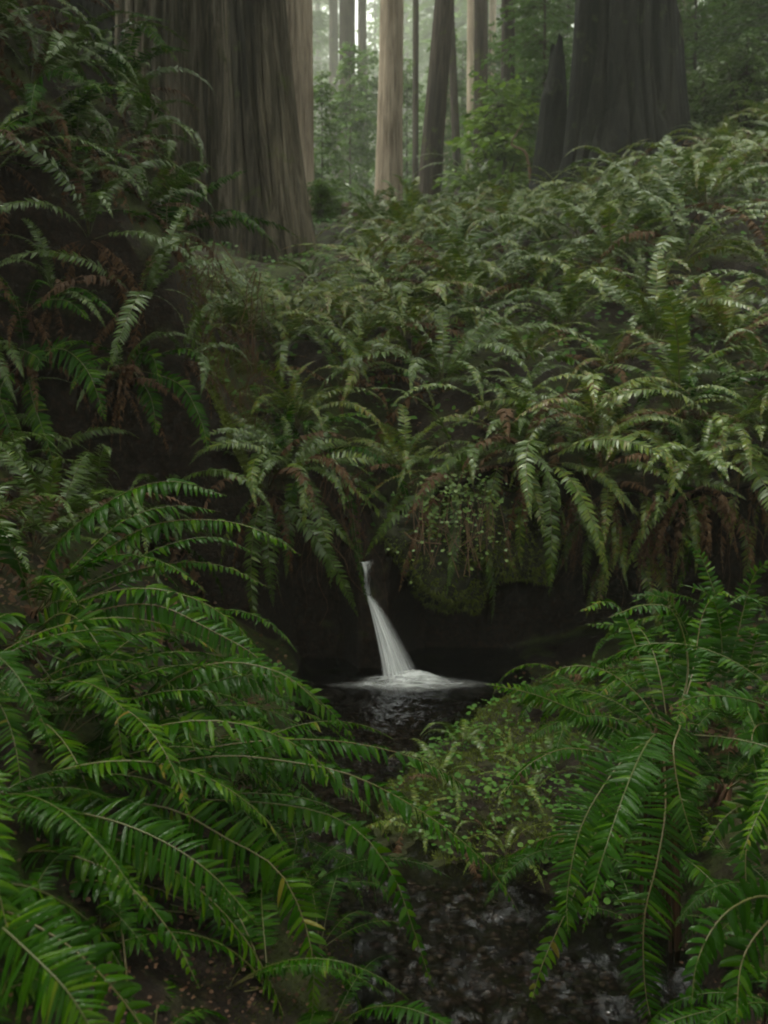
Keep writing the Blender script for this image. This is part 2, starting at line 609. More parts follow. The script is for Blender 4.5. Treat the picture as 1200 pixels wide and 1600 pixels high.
xs = np.unique(np.concatenate([np.linspace(-150, -6, 45), np.linspace(-6, -2.4, 40), np.linspace(-2.4, 2.6, 210), np.linspace(2.6, 7, 40), np.linspace(7, 150, 45)]).round(4))
va = np.concatenate([np.linspace(-14, 0.8, 26)[:-1], np.linspace(0.8, 4.2, 90)])
nb, vc = 34, np.concatenate([np.linspace(0, 5.5, 110)[1:], 5.5 + np.linspace(0, 1, 70)[1:] ** 1.9 * 325])
yl = lip_y(xs)
uc = undercut(xs)
rows = []
for v in va:
    yv = v if v < 3 else None
    y = np.where(v < 3, v, 3 + (v - 3) / 1.2 * (yl + uc - 3 - 0.02))
    rows.append(np.stack([xs, y, floor_z(xs, y)], 1))
zb, zl = floor_z(xs, yl + uc - 0.02), slope_z(xs, yl)
for k in range(1, nb + 1):
    t = k / nb
    hgt = sstep(0, 1, t) * 0.6 + t * 0.4
    bul = np.sin(math.pi * min(1, t * 1.15)) * 0.5
    y = (yl + uc) * (1 - t ** 1.6) + yl * t ** 1.6 + uc * 0.25 * bul
    y = y - 0.06 * math.sin(math.pi * t) * (1 - sstep(0, 0.2, uc))
    z = zb + (zl - zb) * hgt
    nz = fbm(xs * 3.5, z * 3.5, 31) * 0.11 * math.sin(math.pi * t) + fbm(xs * 14, z * 14, 33) * 0.03 * math.sin(math.pi * t)
    rows.append(np.stack([xs, y + nz, z], 1))
for v in vc:
    y = yl + v
    rows.append(np.stack([xs, y, slope_z(xs, y)], 1))
G = np.stack(rows)
nr, nc = G.shape[:2]
ii = np.arange(nr - 1)[:, None] * nc + np.arange(nc - 1)[None, :]
q = np.stack([ii, ii + 1, ii + nc + 1, ii + nc], -1).reshape(-1, 4)
ground = obj('ground', mesh('ground', G.reshape(-1, 3), q, M['ground']))
tag(ground, kind='structure')


from mathutils.bvhtree import BVHTree
BVH = BVHTree.FromPolygons(G.reshape(-1, 3).tolist(), q.tolist())


def gzv(x, y):
    """Ground height (the upper surface), arrays."""
    return np.where(y >= lip_y(x), slope_z(x, y), floor_z(x, y))


def gz(x, y):
    h = BVH.ray_cast(Vector((float(x), float(y), 400.0)), Vector((0, 0, -1)))[0]
    return h.z if h is not None else float(gzv(np.array([float(x)]), np.array([float(y)]))[0])


def surf(px, py):
    """Where the line of sight through a photograph pixel meets the ground: (point, normal)."""
    d = at(px, py, 1.0) - CAM
    h, n, i, t = BVH.ray_cast(Vector(CAM), Vector(d).normalized())
    if h is not None and h[1] > 60:
        h = None
    if h is None:
        return None, None
    if n.dot(Vector(d)) > 0:
        n = -n
    return np.array(h), np.array(n)


def sy(px, py):
    h, n_ = surf(px, py)
    return 99.0 if h is None else float(h[1])


# ------------------------------------------------------------------ stream
def water_sheet(name, x0, x1, y0, y1, nx, ny, amp):
    X, Y = np.meshgrid(np.linspace(x0, x1, nx), np.linspace(y0, y1, ny))
    Z = water_z2(X, Y) + amp * (fbm(X * 15, Y * 6, 41) + 0.5 * fbm(X * 34, Y * 13, 43)) * (0.8 + 0.9 * (1 - sstep(2.4, 2.9, Y)) + 0.4 * np.exp(-((X - 0.08) ** 2 + (Y - 4.4) ** 2) / 0.3))
    V = np.stack([X, Y, Z], -1).reshape(-1, 3)
    i = np.arange(ny - 1)[:, None] * nx + np.arange(nx - 1)[None, :]
    q = np.stack([i, i + 1, i + nx + 1, i + nx], -1).reshape(-1, 4)
    o = obj(name, mesh(name, V, q, M['water']))
    return tag(o, kind='structure')


water_sheet('stream_water', -0.75, 1.2, 0.2, 5.5, 260, 560, 0.011)

# pebbles on the bed
pm = MB()
ico = np.array([[0, 0, 1], [0.89, 0, 0.45], [0.28, 0.85, 0.45], [-0.72, 0.53, 0.45], [-0.72, -0.53, 0.45], [0.28, -0.85, 0.45],
                [0.72, 0.53, -0.45], [-0.28, 0.85, -0.45], [-0.89, 0, -0.45], [-0.28, -0.85, -0.45], [0.72, -0.53, -0.45], [0, 0, -1]])
icf = np.array([[0, 1, 2], [0, 2, 3], [0, 3, 4], [0, 4, 5], [0, 5, 1], [1, 6, 2], [2, 7, 3], [3, 8, 4], [4, 9, 5], [5, 10, 1],
                [2, 6, 7], [3, 7, 8], [4, 8, 9], [5, 9, 10], [1, 10, 6], [6, 11, 7], [7, 11, 8], [8, 11, 9], [9, 11, 10], [10, 11, 6]])
for k in range(5200):
    y = rng.uniform(1.3, 4.5)
    xc, hw = np.interp(y, YK, XC), np.interp(y, YK, HW)
    x = xc + rng.uniform(-.92, .92) * hw
    if float(floor_z(x, y)) > float(water_z2(x, y)) - .025:
        continue
    r = 0.005 + 0.018 * rng.uniform() ** 2.0
    V = ico * r * [rng.uniform(0.8, 1.3), rng.uniform(0.8, 1.3), rng.uniform(0.25, 0.6)] * (1 + 0.15 * rng.standard_normal((12, 1)))
    pm.add(V + [x, y, float(floor_z(x, y)) + r * 0.25], icf, rng.uniform())
pb = obj('stream_pebbles', pm.mesh('stream_pebbles', M['pebble']))
tag(pb, 'wet brown pebbles under the shallow running stream', kind='stuff')


# ------------------------------------------------------------------ waterfall
def ribbon(name, P0, P1, tone, mat, nu=24, parent=None, wob=0.0, seed=0):
    """Sheet between two edge polylines P0 and P1 (n,3)."""
    n = len(P0)
    u = np.linspace(0, 1, nu)
    V = P0[:, None, :] * (1 - u)[None, :, None] + P1[:, None, :] * u[None, :, None]
    s = np.linspace(0, 1, n)[:, None]
    V[..., 1] += wob * vnoise(u[None, :] * 9 + 0 * s, s * 2.0 + seed, seed) - wob * 2.0 * np.sin(math.pi * u)[None, :]
    i = np.arange(n - 1)[:, None] * nu + np.arange(nu - 1)[None, :]
    q = np.stack([i, i + 1, i + nu + 1, i + nu], -1).reshape(-1, 4)
    T = tone(u[None, :] + 0 * s, s + 0 * u[None, :]).reshape(-1)
    me = mesh(name, V.reshape(-1, 3), q, mat, tone=T)
    uvl = me.uv_layers.new(name='UVMap')
    li = np.zeros(len(me.loops), np.int32)
    me.loops.foreach_get('vertex_index', li)
    UV = np.stack([np.broadcast_to(u[None, :] + seed * 3.3, (n, nu)), np.broadcast_to(s, (n, nu))], -1).reshape(-1, 2)
    uvl.data.foreach_set('uv', UV[li].reshape(-1).astype(np.float32))
    return obj(name, me, parent)


wf_top = at(575, 930, 4.80)
wf = empty('waterfall', at(622, 1075, 4.52))
tag(wf, 'thin white ribbon of water falling into the dark pool', 'waterfall')
wfl = Vector(wf.location)


def pts(lst, n, rel=None):
    P = np.array([at(*p) for p in lst])
    t = np.linspace(0, len(P) - 1, n)
    o = cr(P, t)
    return o - np.array(rel) if rel is not None else o


def cr(P, t):
    """Catmull-Rom through P at parameters t (0..len-1)."""
    P = np.asarray(P, float)
    Q = np.vstack([2 * P[0] - P[1], P, 2 * P[-1] - P[-2]])
    i = np.clip(np.floor(t).astype(int), 0, len(P) - 2)
    u = (t - i)[:, None]
    a, b, c, d = Q[i], Q[i + 1], Q[i + 2], Q[i + 3]
    return 0.5 * (2 * b + (c - a) * u + (2 * a - 5 * b + 4 * c - d) * u * u + (3 * b - 3 * c + d - a) * u ** 3)


for k, (dy, ins, st) in enumerate([(0.0, 0.0, 1.0), (0.03, 4.0, 1.0), (-0.03, 8.0, 0.9)]):
    E0 = pts([(569 + ins * .2, 926, 4.82 + dy), (577 + ins * .4, 950, 4.72 + dy), (587 + ins * .8, 995, 4.62 + dy), (595 + ins, 1040, 4.57 + dy), (598 + ins, 1084, 4.55 + dy)], 44, wfl)
    E1 = pts([(579 - ins * .1, 926, 4.82 + dy), (599 - ins * .5, 950, 4.74 + dy), (626 - ins, 995, 4.66 + dy), (650 - ins, 1040, 4.61 + dy), (676 - ins, 1086, 4.59 + dy)], 44, wfl)
    ribbon('falling_sheet', E0, E1, lambda u, s, st=st: st * np.clip(np.minimum(u * 8, (1 - u) * 1.45), 0, 1) * np.clip(0.75 + 0.35 * s, 0, 1) * np.clip(s * 9 + .3, 0, 1), M['fall'], 30, wf, 0.014, k + 1)
# the small upper cascade
YC_ = min(surf(572, p_)[0][1] for p_ in (872, 885, 900, 915)) - 0.03
E0 = pts([(554, 880, YC_ + .03), (562, 878, YC_), (567, 897, YC_ - .03), (567, 930, 4.80)], 26, wfl)
E1 = pts([(588, 872, YC_ + .03), (582, 882, YC_), (578, 900, YC_ - .03), (581, 930, 4.81)], 26, wfl)
ribbon('upper_cascade', E0, E1, lambda u, s: np.clip(np.minimum(u * 4, (1 - u) * 4), 0, 1) * np.clip(s * 4, 0, 1) * (1 - .45 * np.exp(-((s - .72) / .16) ** 2)) * np.clip(.8 + .5 * vnoise(u * 5, s * 5, 8), 0, 1), M['fall'], 18, wf, 0.01, 5)
# foam: low domes of churned water where it lands
for k, (cx, cy_, rx, ry, h, st) in enumerate([(0.13, 4.47, 0.29, 0.17, 0.012, 1.15), (0.13, 4.52, 0.17, 0.11, 0.035, 1.6), (0.20, 4.42, 0.36, 0.13, 0.006, 0.45), (-0.04, 4.40, 0.24, 0.09, 0.005, 0.4)]):
    na, nrr = 48, 16
    th = np.linspace(0, 2 * math.pi, na)
    rr = np.linspace(0, 1, nrr)
    TH, RR = np.meshgrid(th, rr)
    wob = 1 + 0.22 * vnoise(TH / (2 * math.pi) * 8, 0 * RR + k, 50 + k, 8)
    X = cx + RR * rx * wob * np.cos(TH)
    Y = cy_ + RR * ry * wob * np.sin(TH)
    Z = 0.012 + h * (1 - RR ** 2) ** 1.5 + (0.016 * fbm(X * 14, Y * 22, 61) + 0.010 * fbm(X * 34, Y * 44, 62)) * (1 - RR)
    V = np.stack([X, Y, Z], -1).reshape(-1, 3) - np.array(wfl)
    i = np.arange(nrr - 1)[:, None] * na + np.arange(na - 1)[None, :]
    q = np.stack([i, i + 1, i + na + 1, i + na], -1).reshape(-1, 4)
    T = (st * np.clip(1.25 * (1 - RR), 0, 1) ** 1.1).reshape(-1)
    me = mesh('foam', V, q, M['foam'], tone=T)
    uvl = me.uv_layers.new(name='UVMap')
    li = np.zeros(len(me.loops), np.int32)
    me.loops.foreach_get('vertex_index', li)
    uvl.data.foreach_set('uv', (V[li][:, :2]).reshape(-1).astype(np.float32))
    obj('foam', me, wf)


# ------------------------------------------------------------------ rocks
def rock(name, c, r, seed, mat, nth=64, nph=40, amp=0.22):
    th = np.linspace(0, 2 * math.pi, nth, endpoint=False)
    ph = np.linspace(0.02, math.pi - 0.02, nph)
    TH, PH = np.meshgrid(th, ph)
    D = np.stack([np.sin(PH) * np.cos(TH), np.sin(PH) * np.sin(TH), np.cos(PH)], -1)
    f = 1 + amp * (fbm(D[..., 0] * 1.6 + D[..., 2] + seed * 5, D[..., 1] * 1.6 - D[..., 2] * .7, seed) + 0.35 * fbm(D[..., 0] * 5 + D[..., 2] * 4, D[..., 1] * 5 + D[..., 2] * 3, seed + 3))
    V = (D * f[..., None] * np.array(r)).reshape(-1, 3)
    i = np.arange(nph - 1)[:, None] * nth
    j = np.arange(nth)[None, :]
    j2 = (j + 1) % nth
    q = np.stack([i + j, i + nth + j, i + nth + j2, i + j2], -1).reshape(-1, 4)
    return obj(name, mesh(name, V, q, mat), None, c)


def moss_on(parent, name, ob, n, lmin, lmax, seed, cond=None, mat=None):
    """Short moss blades over the faces of ob, as a stuff part of parent (or top level)."""
    rg = np.random.default_rng(seed)
    me = ob.data
    nv = len(me.vertices)
    co = np.zeros(nv * 3)
    no = np.zeros(nv * 3)
    me.vertices.foreach_get('co', co)
    me.vertices.foreach_get('normal', no)
    co, no = co.reshape(-1, 3), no.reshape(-1, 3)
    fv = np.array([p.vertices[:4] for p in me.polygons])
    c4 = co[fv].mean(1)
    n4 = no[fv].mean(1)
    ar = np.array([p.area for p in me.polygons])
    wgt = ar * (cond(c4, n4) if cond else 1)
    if wgt.sum() <= 0:
        return None
    pk = rg.choice(len(fv), n, p=wgt / wgt.sum())
    bw = rg.dirichlet([1, 1, 1, 1], n)
    P = (co[fv[pk]] * bw[..., None]).sum(1)
    Nn = n4[pk]
    blades(parent, name, P, Nn, rg, lmin, lmax, mat or M['mossblade'], loc=None if parent is ob else ob.location)


def blades(parent, name, P, Nn, rg, lmin, lmax, mat, loc=None, wid=0.22):
    n = len(P)
    D = Nn * 0.8 + rg.standard_normal((n, 3)) * 0.55 + np.array([0, 0, -0.1])
    D /= np.linalg.norm(D, axis=1)[:, None]
    S = np.cross(D, rg.standard_normal((n, 3)))
    S /= np.linalg.norm(S, axis=1)[:, None] + 1e-9
    l = rg.uniform(lmin, lmax, n)[:, None]
    V = np.stack([P - S * l * wid - Nn * 0.003, P + S * l * wid - Nn * 0.003, P + D * l - np.array([0, 0, .2]) * l], 1)
    f = np.arange(n * 3).reshape(-1, 3)
    o = obj(name, mesh(name, V.reshape(-1, 3), f, mat, False, tone=np.repeat(rg.uniform(0, 1, n), 3)), parent, loc)
    return tag(o, kind='stuff')


mr = rock('mossy_rock', at(722, 846, 4.98), (0.37, 0.32, 0.29), 6, M['mossrock'], 96, 64, amp=0.62)
tag(mr, 'dark moss covered boulder overhanging the pool right of the waterfall', 'rock')
moss_on(mr, 'moss', mr, 20000, 0.006, 0.03, 5, cond=lambda c, n: (fbm(c[:, 0] * 7, c[:, 2] * 7, 55) > -.15) * 1.0 + .08)
for k, (px, py, Y, r, lab) in enumerate([
        (505, 1092, 4.45, (0.10, 0.08, 0.05), 'low wet black stone at the left edge of the pool'),
        (742, 1086, 4.52, (0.13, 0.09, 0.05), 'flat wet stone at the right end of the foam')]):
    o = rock('wet_rock', at(px, py, Y), r, 20 + k, M['rock'], 32, 20)
    tag(o, lab, 'rock')


# ------------------------------------------------------------------ ferns
PROF_U = np.array([0.0, 0.18, 0.55, 0.84])
PROF_W = np.array([0.55, 1.0, 0.82, 0.45])


def frond_geo(P, N, hw, pairs, t0, droop, rg, sweep=0.28, detail=2, fold=0.0, wfac=0.92, miss=0.03, tipw=0.9, jit=0.22):
    """Leaflets of one frond along the line P (n,3) with upper side N (n,3). Returns verts, faces, tone."""
    n = len(P)
    seg = np.linalg.norm(np.diff(P, axis=0), axis=1)
    s = np.concatenate([[0], np.cumsum(seg)])
    Ltot = s[-1]
    s /= Ltot
    T = np.gradient(P, axis=0)
    T /= np.linalg.norm(T, axis=1)[:, None] + 1e-9
    t = t0 + (1 - t0) * (np.arange(pairs) + 0.5) / pairs
    t = np.repeat(t, 2)
    side = np.tile([1.0, -1.0], pairs)
    t = np.clip(t + np.where(side > 0, 0.25, -0.25) * (1 - t0) / pairs, 0, 0.998)
    keep = rg.uniform(size=len(t)) > miss
    t, side = t[keep], side[keep]
    m = len(t)

    def ip(A):
        return np.stack([np.interp(t, s, A[:, k]) for k in range(3)], 1)
    b, tt, nn = ip(P), ip(T), ip(N)
    tt /= np.linalg.norm(tt, axis=1)[:, None]
    nn -= (nn * tt).sum(1)[:, None] * tt
    nn /= np.linalg.norm(nn, axis=1)[:, None] + 1e-9
    bb = np.cross(tt, nn)
    v = (t - t0) / (1 - t0)
    prof = np.where(v < 0.28, 0.62 + 0.38 * np.sin(v / 0.28 * math.pi / 2), np.power(np.clip(1 - ((v - 0.28) / 0.72) ** 1.9, 0, 1), tipw) + 0.02)
    ln = hw * prof * rg.uniform(0.88, 1.06, m)
    sw = sweep + 0.55 * v ** 2 + rg.normal(0, jit * 0.5, m)
    fo = fold + rg.normal(0, jit * 0.6, m)
    lat = bb * side[:, None] * np.cos(fo)[:, None] + nn * np.sin(fo)[:, None]
    d = lat * np.cos(sw)[:, None] + tt * np.sin(sw)[:, None]
    up = np.cross(d, tt)
    up *= np.sign((up * nn).sum(1))[:, None]
    up /= np.linalg.norm(up, axis=1)[:, None] + 1e-9
    roll = rg.normal(0.0, jit, m) * 1.5
    sd = np.cross(up, d)
    sd /= np.linalg.norm(sd, axis=1)[:, None] + 1e-9
    up2 = up * np.cos(roll)[:, None] + sd * np.sin(roll)[:, None]
    sd = np.cross(up2, d)
    wd = (1 - t0) * Ltot / pairs * wfac * (0.55 + 0.45 * prof)
    down = -up2 * 0.5 + np.array([0, 0, -0.5])
    dr = droop * rg.uniform(0.7, 1.3, m)

    def cpt(u):
        return b + d * (ln * (u - 0.18 * dr * u * u))[:, None] + down * (ln * dr * 0.62 * u * u)[:, None]
    tip = cpt(1.0) + tt * (ln * 0.05)[:, None]
    if detail >= 2:
        K = len(PROF_U)
        V = np.zeros((m, K * 3 + 1, 3))
        for k in range(K):
            c = cpt(PROF_U[k])
            hwk = (wd * PROF_W[k] * 0.5)[:, None]
            V[:, k * 3] = c - sd * hwk - up2 * hwk * 0.28
            V[:, k * 3 + 1] = c
            V[:, k * 3 + 2] = c + sd * hwk - up2 * hwk * 0.28
        V[:, -1] = tip
        tm = []
        for k in range(K - 1):
            for j in range(2):
                tm.append([k * 3 + j, k * 3 + j + 1, k * 3 + 4 + j, k * 3 + 3 + j])
        a = (K - 1) * 3
        tri = [[a, a + 1, a + 3], [a + 1, a + 2, a + 3]]
        nv = K * 3 + 1
        off = np.arange(m)[:, None, None] * nv
        faces = (np.array(tm)[None] + off).reshape(-1, 4).tolist() + (np.array(tri)[None] + off).reshape(-1, 3).tolist()
    else:
        U, W_ = ([0.0, 0.3, 0.72], [0.7, 1.0, 0.6])
        V = np.zeros((m, 7, 3))
        for k in range(3):
            c = cpt(U[k])
            hwk = (wd * W_[k] * 0.5)[:, None]
            V[:, 2 * k] = c - sd * hwk
            V[:, 2 * k + 1] = c + sd * hwk
        V[:, 6] = tip
        off = np.arange(m)[:, None, None] * 7
        faces = (np.array([[0, 1, 3, 2], [2, 3, 5, 4]])[None] + off).reshape(-1, 4).tolist() + (np.array([[4, 5, 6]])[None] + off).reshape(-1, 3).tolist()
    tone = np.clip(0.42 + 0.21 * rg.standard_normal(m) + 0.25 * v ** 3, 0, 1)
    return V.reshape(-1, 3), faces, np.repeat(tone, V.shape[1])


def arc_line(L, e0, e1, bend, n=36, pw=1.3, twist=0.0):
    """A frond's line in local space: starts at the origin along +X at elevation e0 and ends at elevation e1."""
    t = np.linspace(0, 1, n)
    el = R(e0) + (R(e1) - R(e0)) * t ** pw
    az = R(bend) * t ** 1.5
    T = np.stack([np.cos(el) * np.cos(az), np.cos(el) * np.sin(az), np.sin(el)], 1)
    P = np.concatenate([[[0, 0, 0]], np.cumsum((T[1:] + T[:-1]) / 2 * L / (n - 1), axis=0)])
    N = np.stack([-np.sin(el) * np.cos(az), -np.sin(el) * np.sin(az), np.cos(el)], 1)
    B = np.cross(T, N)
    tw = R(twist) * t
    N = N * np.cos(tw)[:, None] + B * np.sin(tw)[:, None]
    return P, N


def frond_mesh(name, P, N, hw, pairs, mats, rg, t0=0.16, droop=0.5, r0=0.0035, detail=1, rk=4, **kw):
    mb = MB()
    V, f, tn = frond_geo(P, N, hw, pairs, t0, droop, rg, detail=detail, **kw)
    mb.add(V, f, tn, 0)
    n = len(P)
    ln = np.linspace(0, 1, n)
    st = max(1, n // 16)
    Q = P[::st] if (n - 1) % st == 0 else np.vstack([P[::st], P[-1:]])
    mb.tube(Q, np.interp(np.linspace(0, 1, len(Q)), [0, 1], [r0, r0 * 0.25]), rk, 0.5, 1)
    return mb.mesh(name, mats)


FR, FRD = [], []
rgf = np.random.default_rng(11)
specs = [(66, -50, 8), (60, -66, -12), (76, -38, 14), (54, -58, -6), (80, -62, 5), (62, -75, -16), (46, -50, 10), (72, -58, -4), (84, -30, 9), (58, -42, -20)]
for k, (e0, e1, bd) in enumerate(specs):
    P, N = arc_line(1.0, e0, e1, bd, pw=1.25, twist=rgf.uniform(-25, 25))
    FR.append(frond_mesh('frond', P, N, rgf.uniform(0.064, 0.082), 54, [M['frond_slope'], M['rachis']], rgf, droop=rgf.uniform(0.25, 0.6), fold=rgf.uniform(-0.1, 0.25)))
for k in range(4):
    P, N = arc_line(0.72, [25, 10, 35, -5][k], [-80, -88, -84, -86][k], [12, -15, 20, -8][k], pw=0.6, twist=rgf.uniform(-60, 60))
    FRD.append(frond_mesh('dead_frond', P, N, 0.055, 30, [M['dead'], M['dead']], rgf, droop=1.3, miss=0.25, jit=0.4))

FRB = []
for k in range(3):
    P, N = arc_line(0.85, [55, 40, 65][k], [-60, -70, -45][k], [10, -14, 6][k], twist=rgf.uniform(-30, 30))
    FRB.append(frond_mesh('dead_frond', P, N, 0.07, 32, [M['dead'], M['dead']], rgf, droop=0.9, miss=0.12, jit=0.3))
FRG = []
for k in range(4):
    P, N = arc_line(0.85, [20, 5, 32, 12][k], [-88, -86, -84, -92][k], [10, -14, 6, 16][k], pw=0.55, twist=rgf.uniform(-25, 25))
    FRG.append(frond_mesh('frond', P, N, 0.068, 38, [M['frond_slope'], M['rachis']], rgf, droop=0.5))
N_FERN = [0]
FERNS = []


def fern(loc, scale=1.0, nf=13, dead=2, tilt=(0, 0), seed=0, lift=0.0, sector=None, brown=0.06, hang=False, dark=False):
    """A whole sword fern: an empty at its crown with every frond as a part (shared frond meshes)."""
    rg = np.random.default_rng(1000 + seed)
    shade = 0.0 if dark else float(np.clip(rg.normal(.5, .3), 0, 1))  # dark: left bank shade painted in as the darkest leaf colour; others vary at random
    root = empty('sword_fern', loc)
    root.rotation_euler = (tilt[0], tilt[1], 0)
    az0 = rg.uniform(0, 360)
    for k in range(nf):
        az = az0 + 137.5 * k + rg.uniform(-14, 14) if sector is None else sector[0] + (sector[1] - sector[0]) * (k + rg.uniform(0.2, 0.8)) / nf
        brn = rg.uniform() < brown
        me = FRB[rg.integers(len(FRB))] if brn else (FRG[rg.integers(len(FRG))] if hang and k % 3 else FR[rg.integers(len(FR))])
        s = scale * rg.uniform(0.72, 1.12) * (0.75 if k > nf * 0.75 else 1)
        pit = rg.uniform(-14, 16) + (lift if k < nf * 0.7 else lift + 18)
        m4 = Matrix.Rotation(R(az), 4, 'Z') @ Matrix.Rotation(R(-pit), 4, 'Y') @ Matrix.Rotation(R(rg.uniform(-15, 15)), 4, 'X') @ Matrix.Diagonal((s, s * rg.uniform(0.85, 1.1), s, 1))
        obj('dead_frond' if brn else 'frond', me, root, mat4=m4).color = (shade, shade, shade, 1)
    for k in range(dead):
        az = rg.uniform(180, 360)
        s = scale * rg.uniform(0.7, 1.1)
        obj('dead_frond', FRD[rg.integers(len(FRD))], root, mat4=Matrix.Rotation(R(az), 4, 'Z') @ Matrix.Diagonal((s, s, s, 1)))
    FERNS.append(root)
    return root


def hero_frond(root, line, hw, roll=0.0, hint=(0, -0.25, 1.0), pairs=None, droop=0.55, mat='frond', t0=0.14, rgs=None, rach=0.0027, detail=2, **kw):
    """One particular frond along pixel-and-depth points (px, py, depth), hw in photograph pixels."""
    rg = np.random.default_rng(rgs if rgs is not None else abs(hash((round(line[0][0]), round(line[-1][1])))) % 99999)
    P = np.array([at(*p) for p in line])
    P = cr(P, np.linspace(0, len(P) - 1, 60))
    # re-sample evenly
    s = np.concatenate([[0], np.cumsum(np.linalg.norm(np.diff(P, axis=0), axis=1))])
    u = np.linspace(0, s[-1], 61)
    P = np.stack([np.interp(u, s, P[:, k]) for k in range(3)], 1)
    T = np.gradient(P, axis=0)
    T /= np.linalg.norm(T, axis=1)[:, None]
    N = np.broadcast_to(np.array(hint, float), P.shape)
    N = N - (N * T).sum(1)[:, None] * T
    N = N / (np.linalg.norm(N, axis=1)[:, None] + 1e-9)
    B = np.cross(T, N)
    N = N * math.cos(roll) + B * math.sin(roll)
    Ym = float(np.mean([p[2] for p in line]))
    hwm = hw / F * Ym
    if pairs is None:
        pairs = int(np.clip(s[-1] * (1 - t0) / 0.0165, 18, 62))
    rel = np.array(root.location)
    V, f, tn = frond_geo(P - rel, N, hwm, pairs, t0, droop, rg, detail=detail, **kw)
    name = 'dead_frond' if mat == 'dead' else 'frond'
    fo = obj(name, mesh(name, V, f, M[mat], tone=tn), root)
    mb = MB()
    mb.tube(P[::3] - rel, np.interp(np.linspace(0, 1, 21), [0, 1], [rach, rach * 0.22]), 6, rg.uniform(0.1, 0.9))
    obj('rachis', mb.mesh('rachis', M['dead'] if mat == 'dead' else M['rachis']), fo)
    return fo


def hero_fern(name_px, label, fronds, extra=0, seed=0, scale=0.8, group=None, sector=None, lift=0, dead=0, snap=False):
    if snap:
        h, n_ = surf(name_px[0], name_px[1])
        while h is None:
            name_px = (name_px[0], name_px[1] + 15, name_px[2])
            h, n_ = surf(name_px[0], name_px[1])
        dY = h[1] - 0.02 - name_px[2]
        name_px = (name_px[0], name_px[1], name_px[2] + dY)
        fronds = [([(a_, b_, min(y_ + dY, sy(a_, b_) - 0.05)) for a_, b_, y_ in fr[0]],) + tuple(fr[1:]) for fr in fronds]
    c = at(*name_px)
    g = gz(c[0], c[1])
    if not fronds:
        h_, n_ = surf(name_px[0], name_px[1])
        c = np.array([c[0], c[1], g + .03]) if h_ is None or h_[1] > c[1] + .6 else h_ + np.array([0, 0, .02])
        g = c[2] - .05
    if snap:
        g = c[2] - 0.05
    thin = 1.0 if c[2] - g < 0.15 else 0.28
    name_px = (name_px[0], name_px[1], c[1])
    root = empty('sword_fern', c)
    tag(root, label, 'fern', group)
    # the woody crown of the plant, from the ground up to where the stems start
    mb = MB()
    rg = np.random.default_rng(seed + 77)
    for k in range(14):
        a_ = rg.uniform(0, 6.28)
        P = np.array([[0.05 * math.cos(a_), 0.05 * math.sin(a_), min(g - c[2], -0.04) - 0.03], [0.03 * math.cos(a_), 0.03 * math.sin(a_), -0.03], [0.02 * math.cos(a_ + 1), 0.02 * math.sin(a_ + 1), 0.03]])
        mb.tube(P, [0.009 * thin + .002, 0.007 * thin, 0.004], 5, rg.uniform())
    if fronds or name_px[2] > 2.3:
        obj('crown', mb.mesh('crown', M['root']), root)
    for k, fr in enumerate(fronds):
        line, hw = fr[0], fr[1]
        kw = fr[2] if len(fr) > 2 else {}
        line = [name_px] + list(line) if not kw.pop('free', False) else list(line)
        hero_frond(root, line, hw, rgs=seed * 31 + k, **kw)
    rg = np.random.default_rng(seed + 5)
    for k in range(extra):
        az = rg.uniform(0, 360) if sector is None else rg.uniform(*sector)
        s = scale * rg.uniform(0.7, 1.1)
        m4 = Matrix.Rotation(R(az), 4, 'Z') @ Matrix.Rotation(R(-(rg.uniform(-18, 12) + lift)), 4, 'Y') @ Matrix.Diagonal((s, s, s, 1))
        obj('frond', FRH[rg.integers(len(FRH))], root, mat4=m4)
    for k in range(dead):
        s = scale * rg.uniform(0.7, 1.1)
        obj('dead_frond', FRD[rg.integers(len(FRD))], root, mat4=Matrix.Rotation(R(rg.uniform(180, 360)), 4, 'Z') @ Matrix.Diagonal((s, s, s, 1)))
    return root


# finer shared fronds for the plants close to the camera
FRH = []
for k, (e0, e1, bd) in enumerate([(48, -35, 10), (40, -50, -14), (58, -30, 8), (35, -60, -8), (62, -55, 18), (28, -45, -20)]):
    P, N = arc_line(0.95, e0, e1, bd, n=48, twist=rgf.uniform(-20, 20))
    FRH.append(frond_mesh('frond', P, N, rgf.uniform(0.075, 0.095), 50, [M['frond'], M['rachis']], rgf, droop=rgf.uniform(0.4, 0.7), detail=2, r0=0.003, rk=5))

UPF = (0, -0.55, 0.85)     # upper side leaning to the camera
FACE = (0, -1.0, 0.35)     # upper side turned to the camera

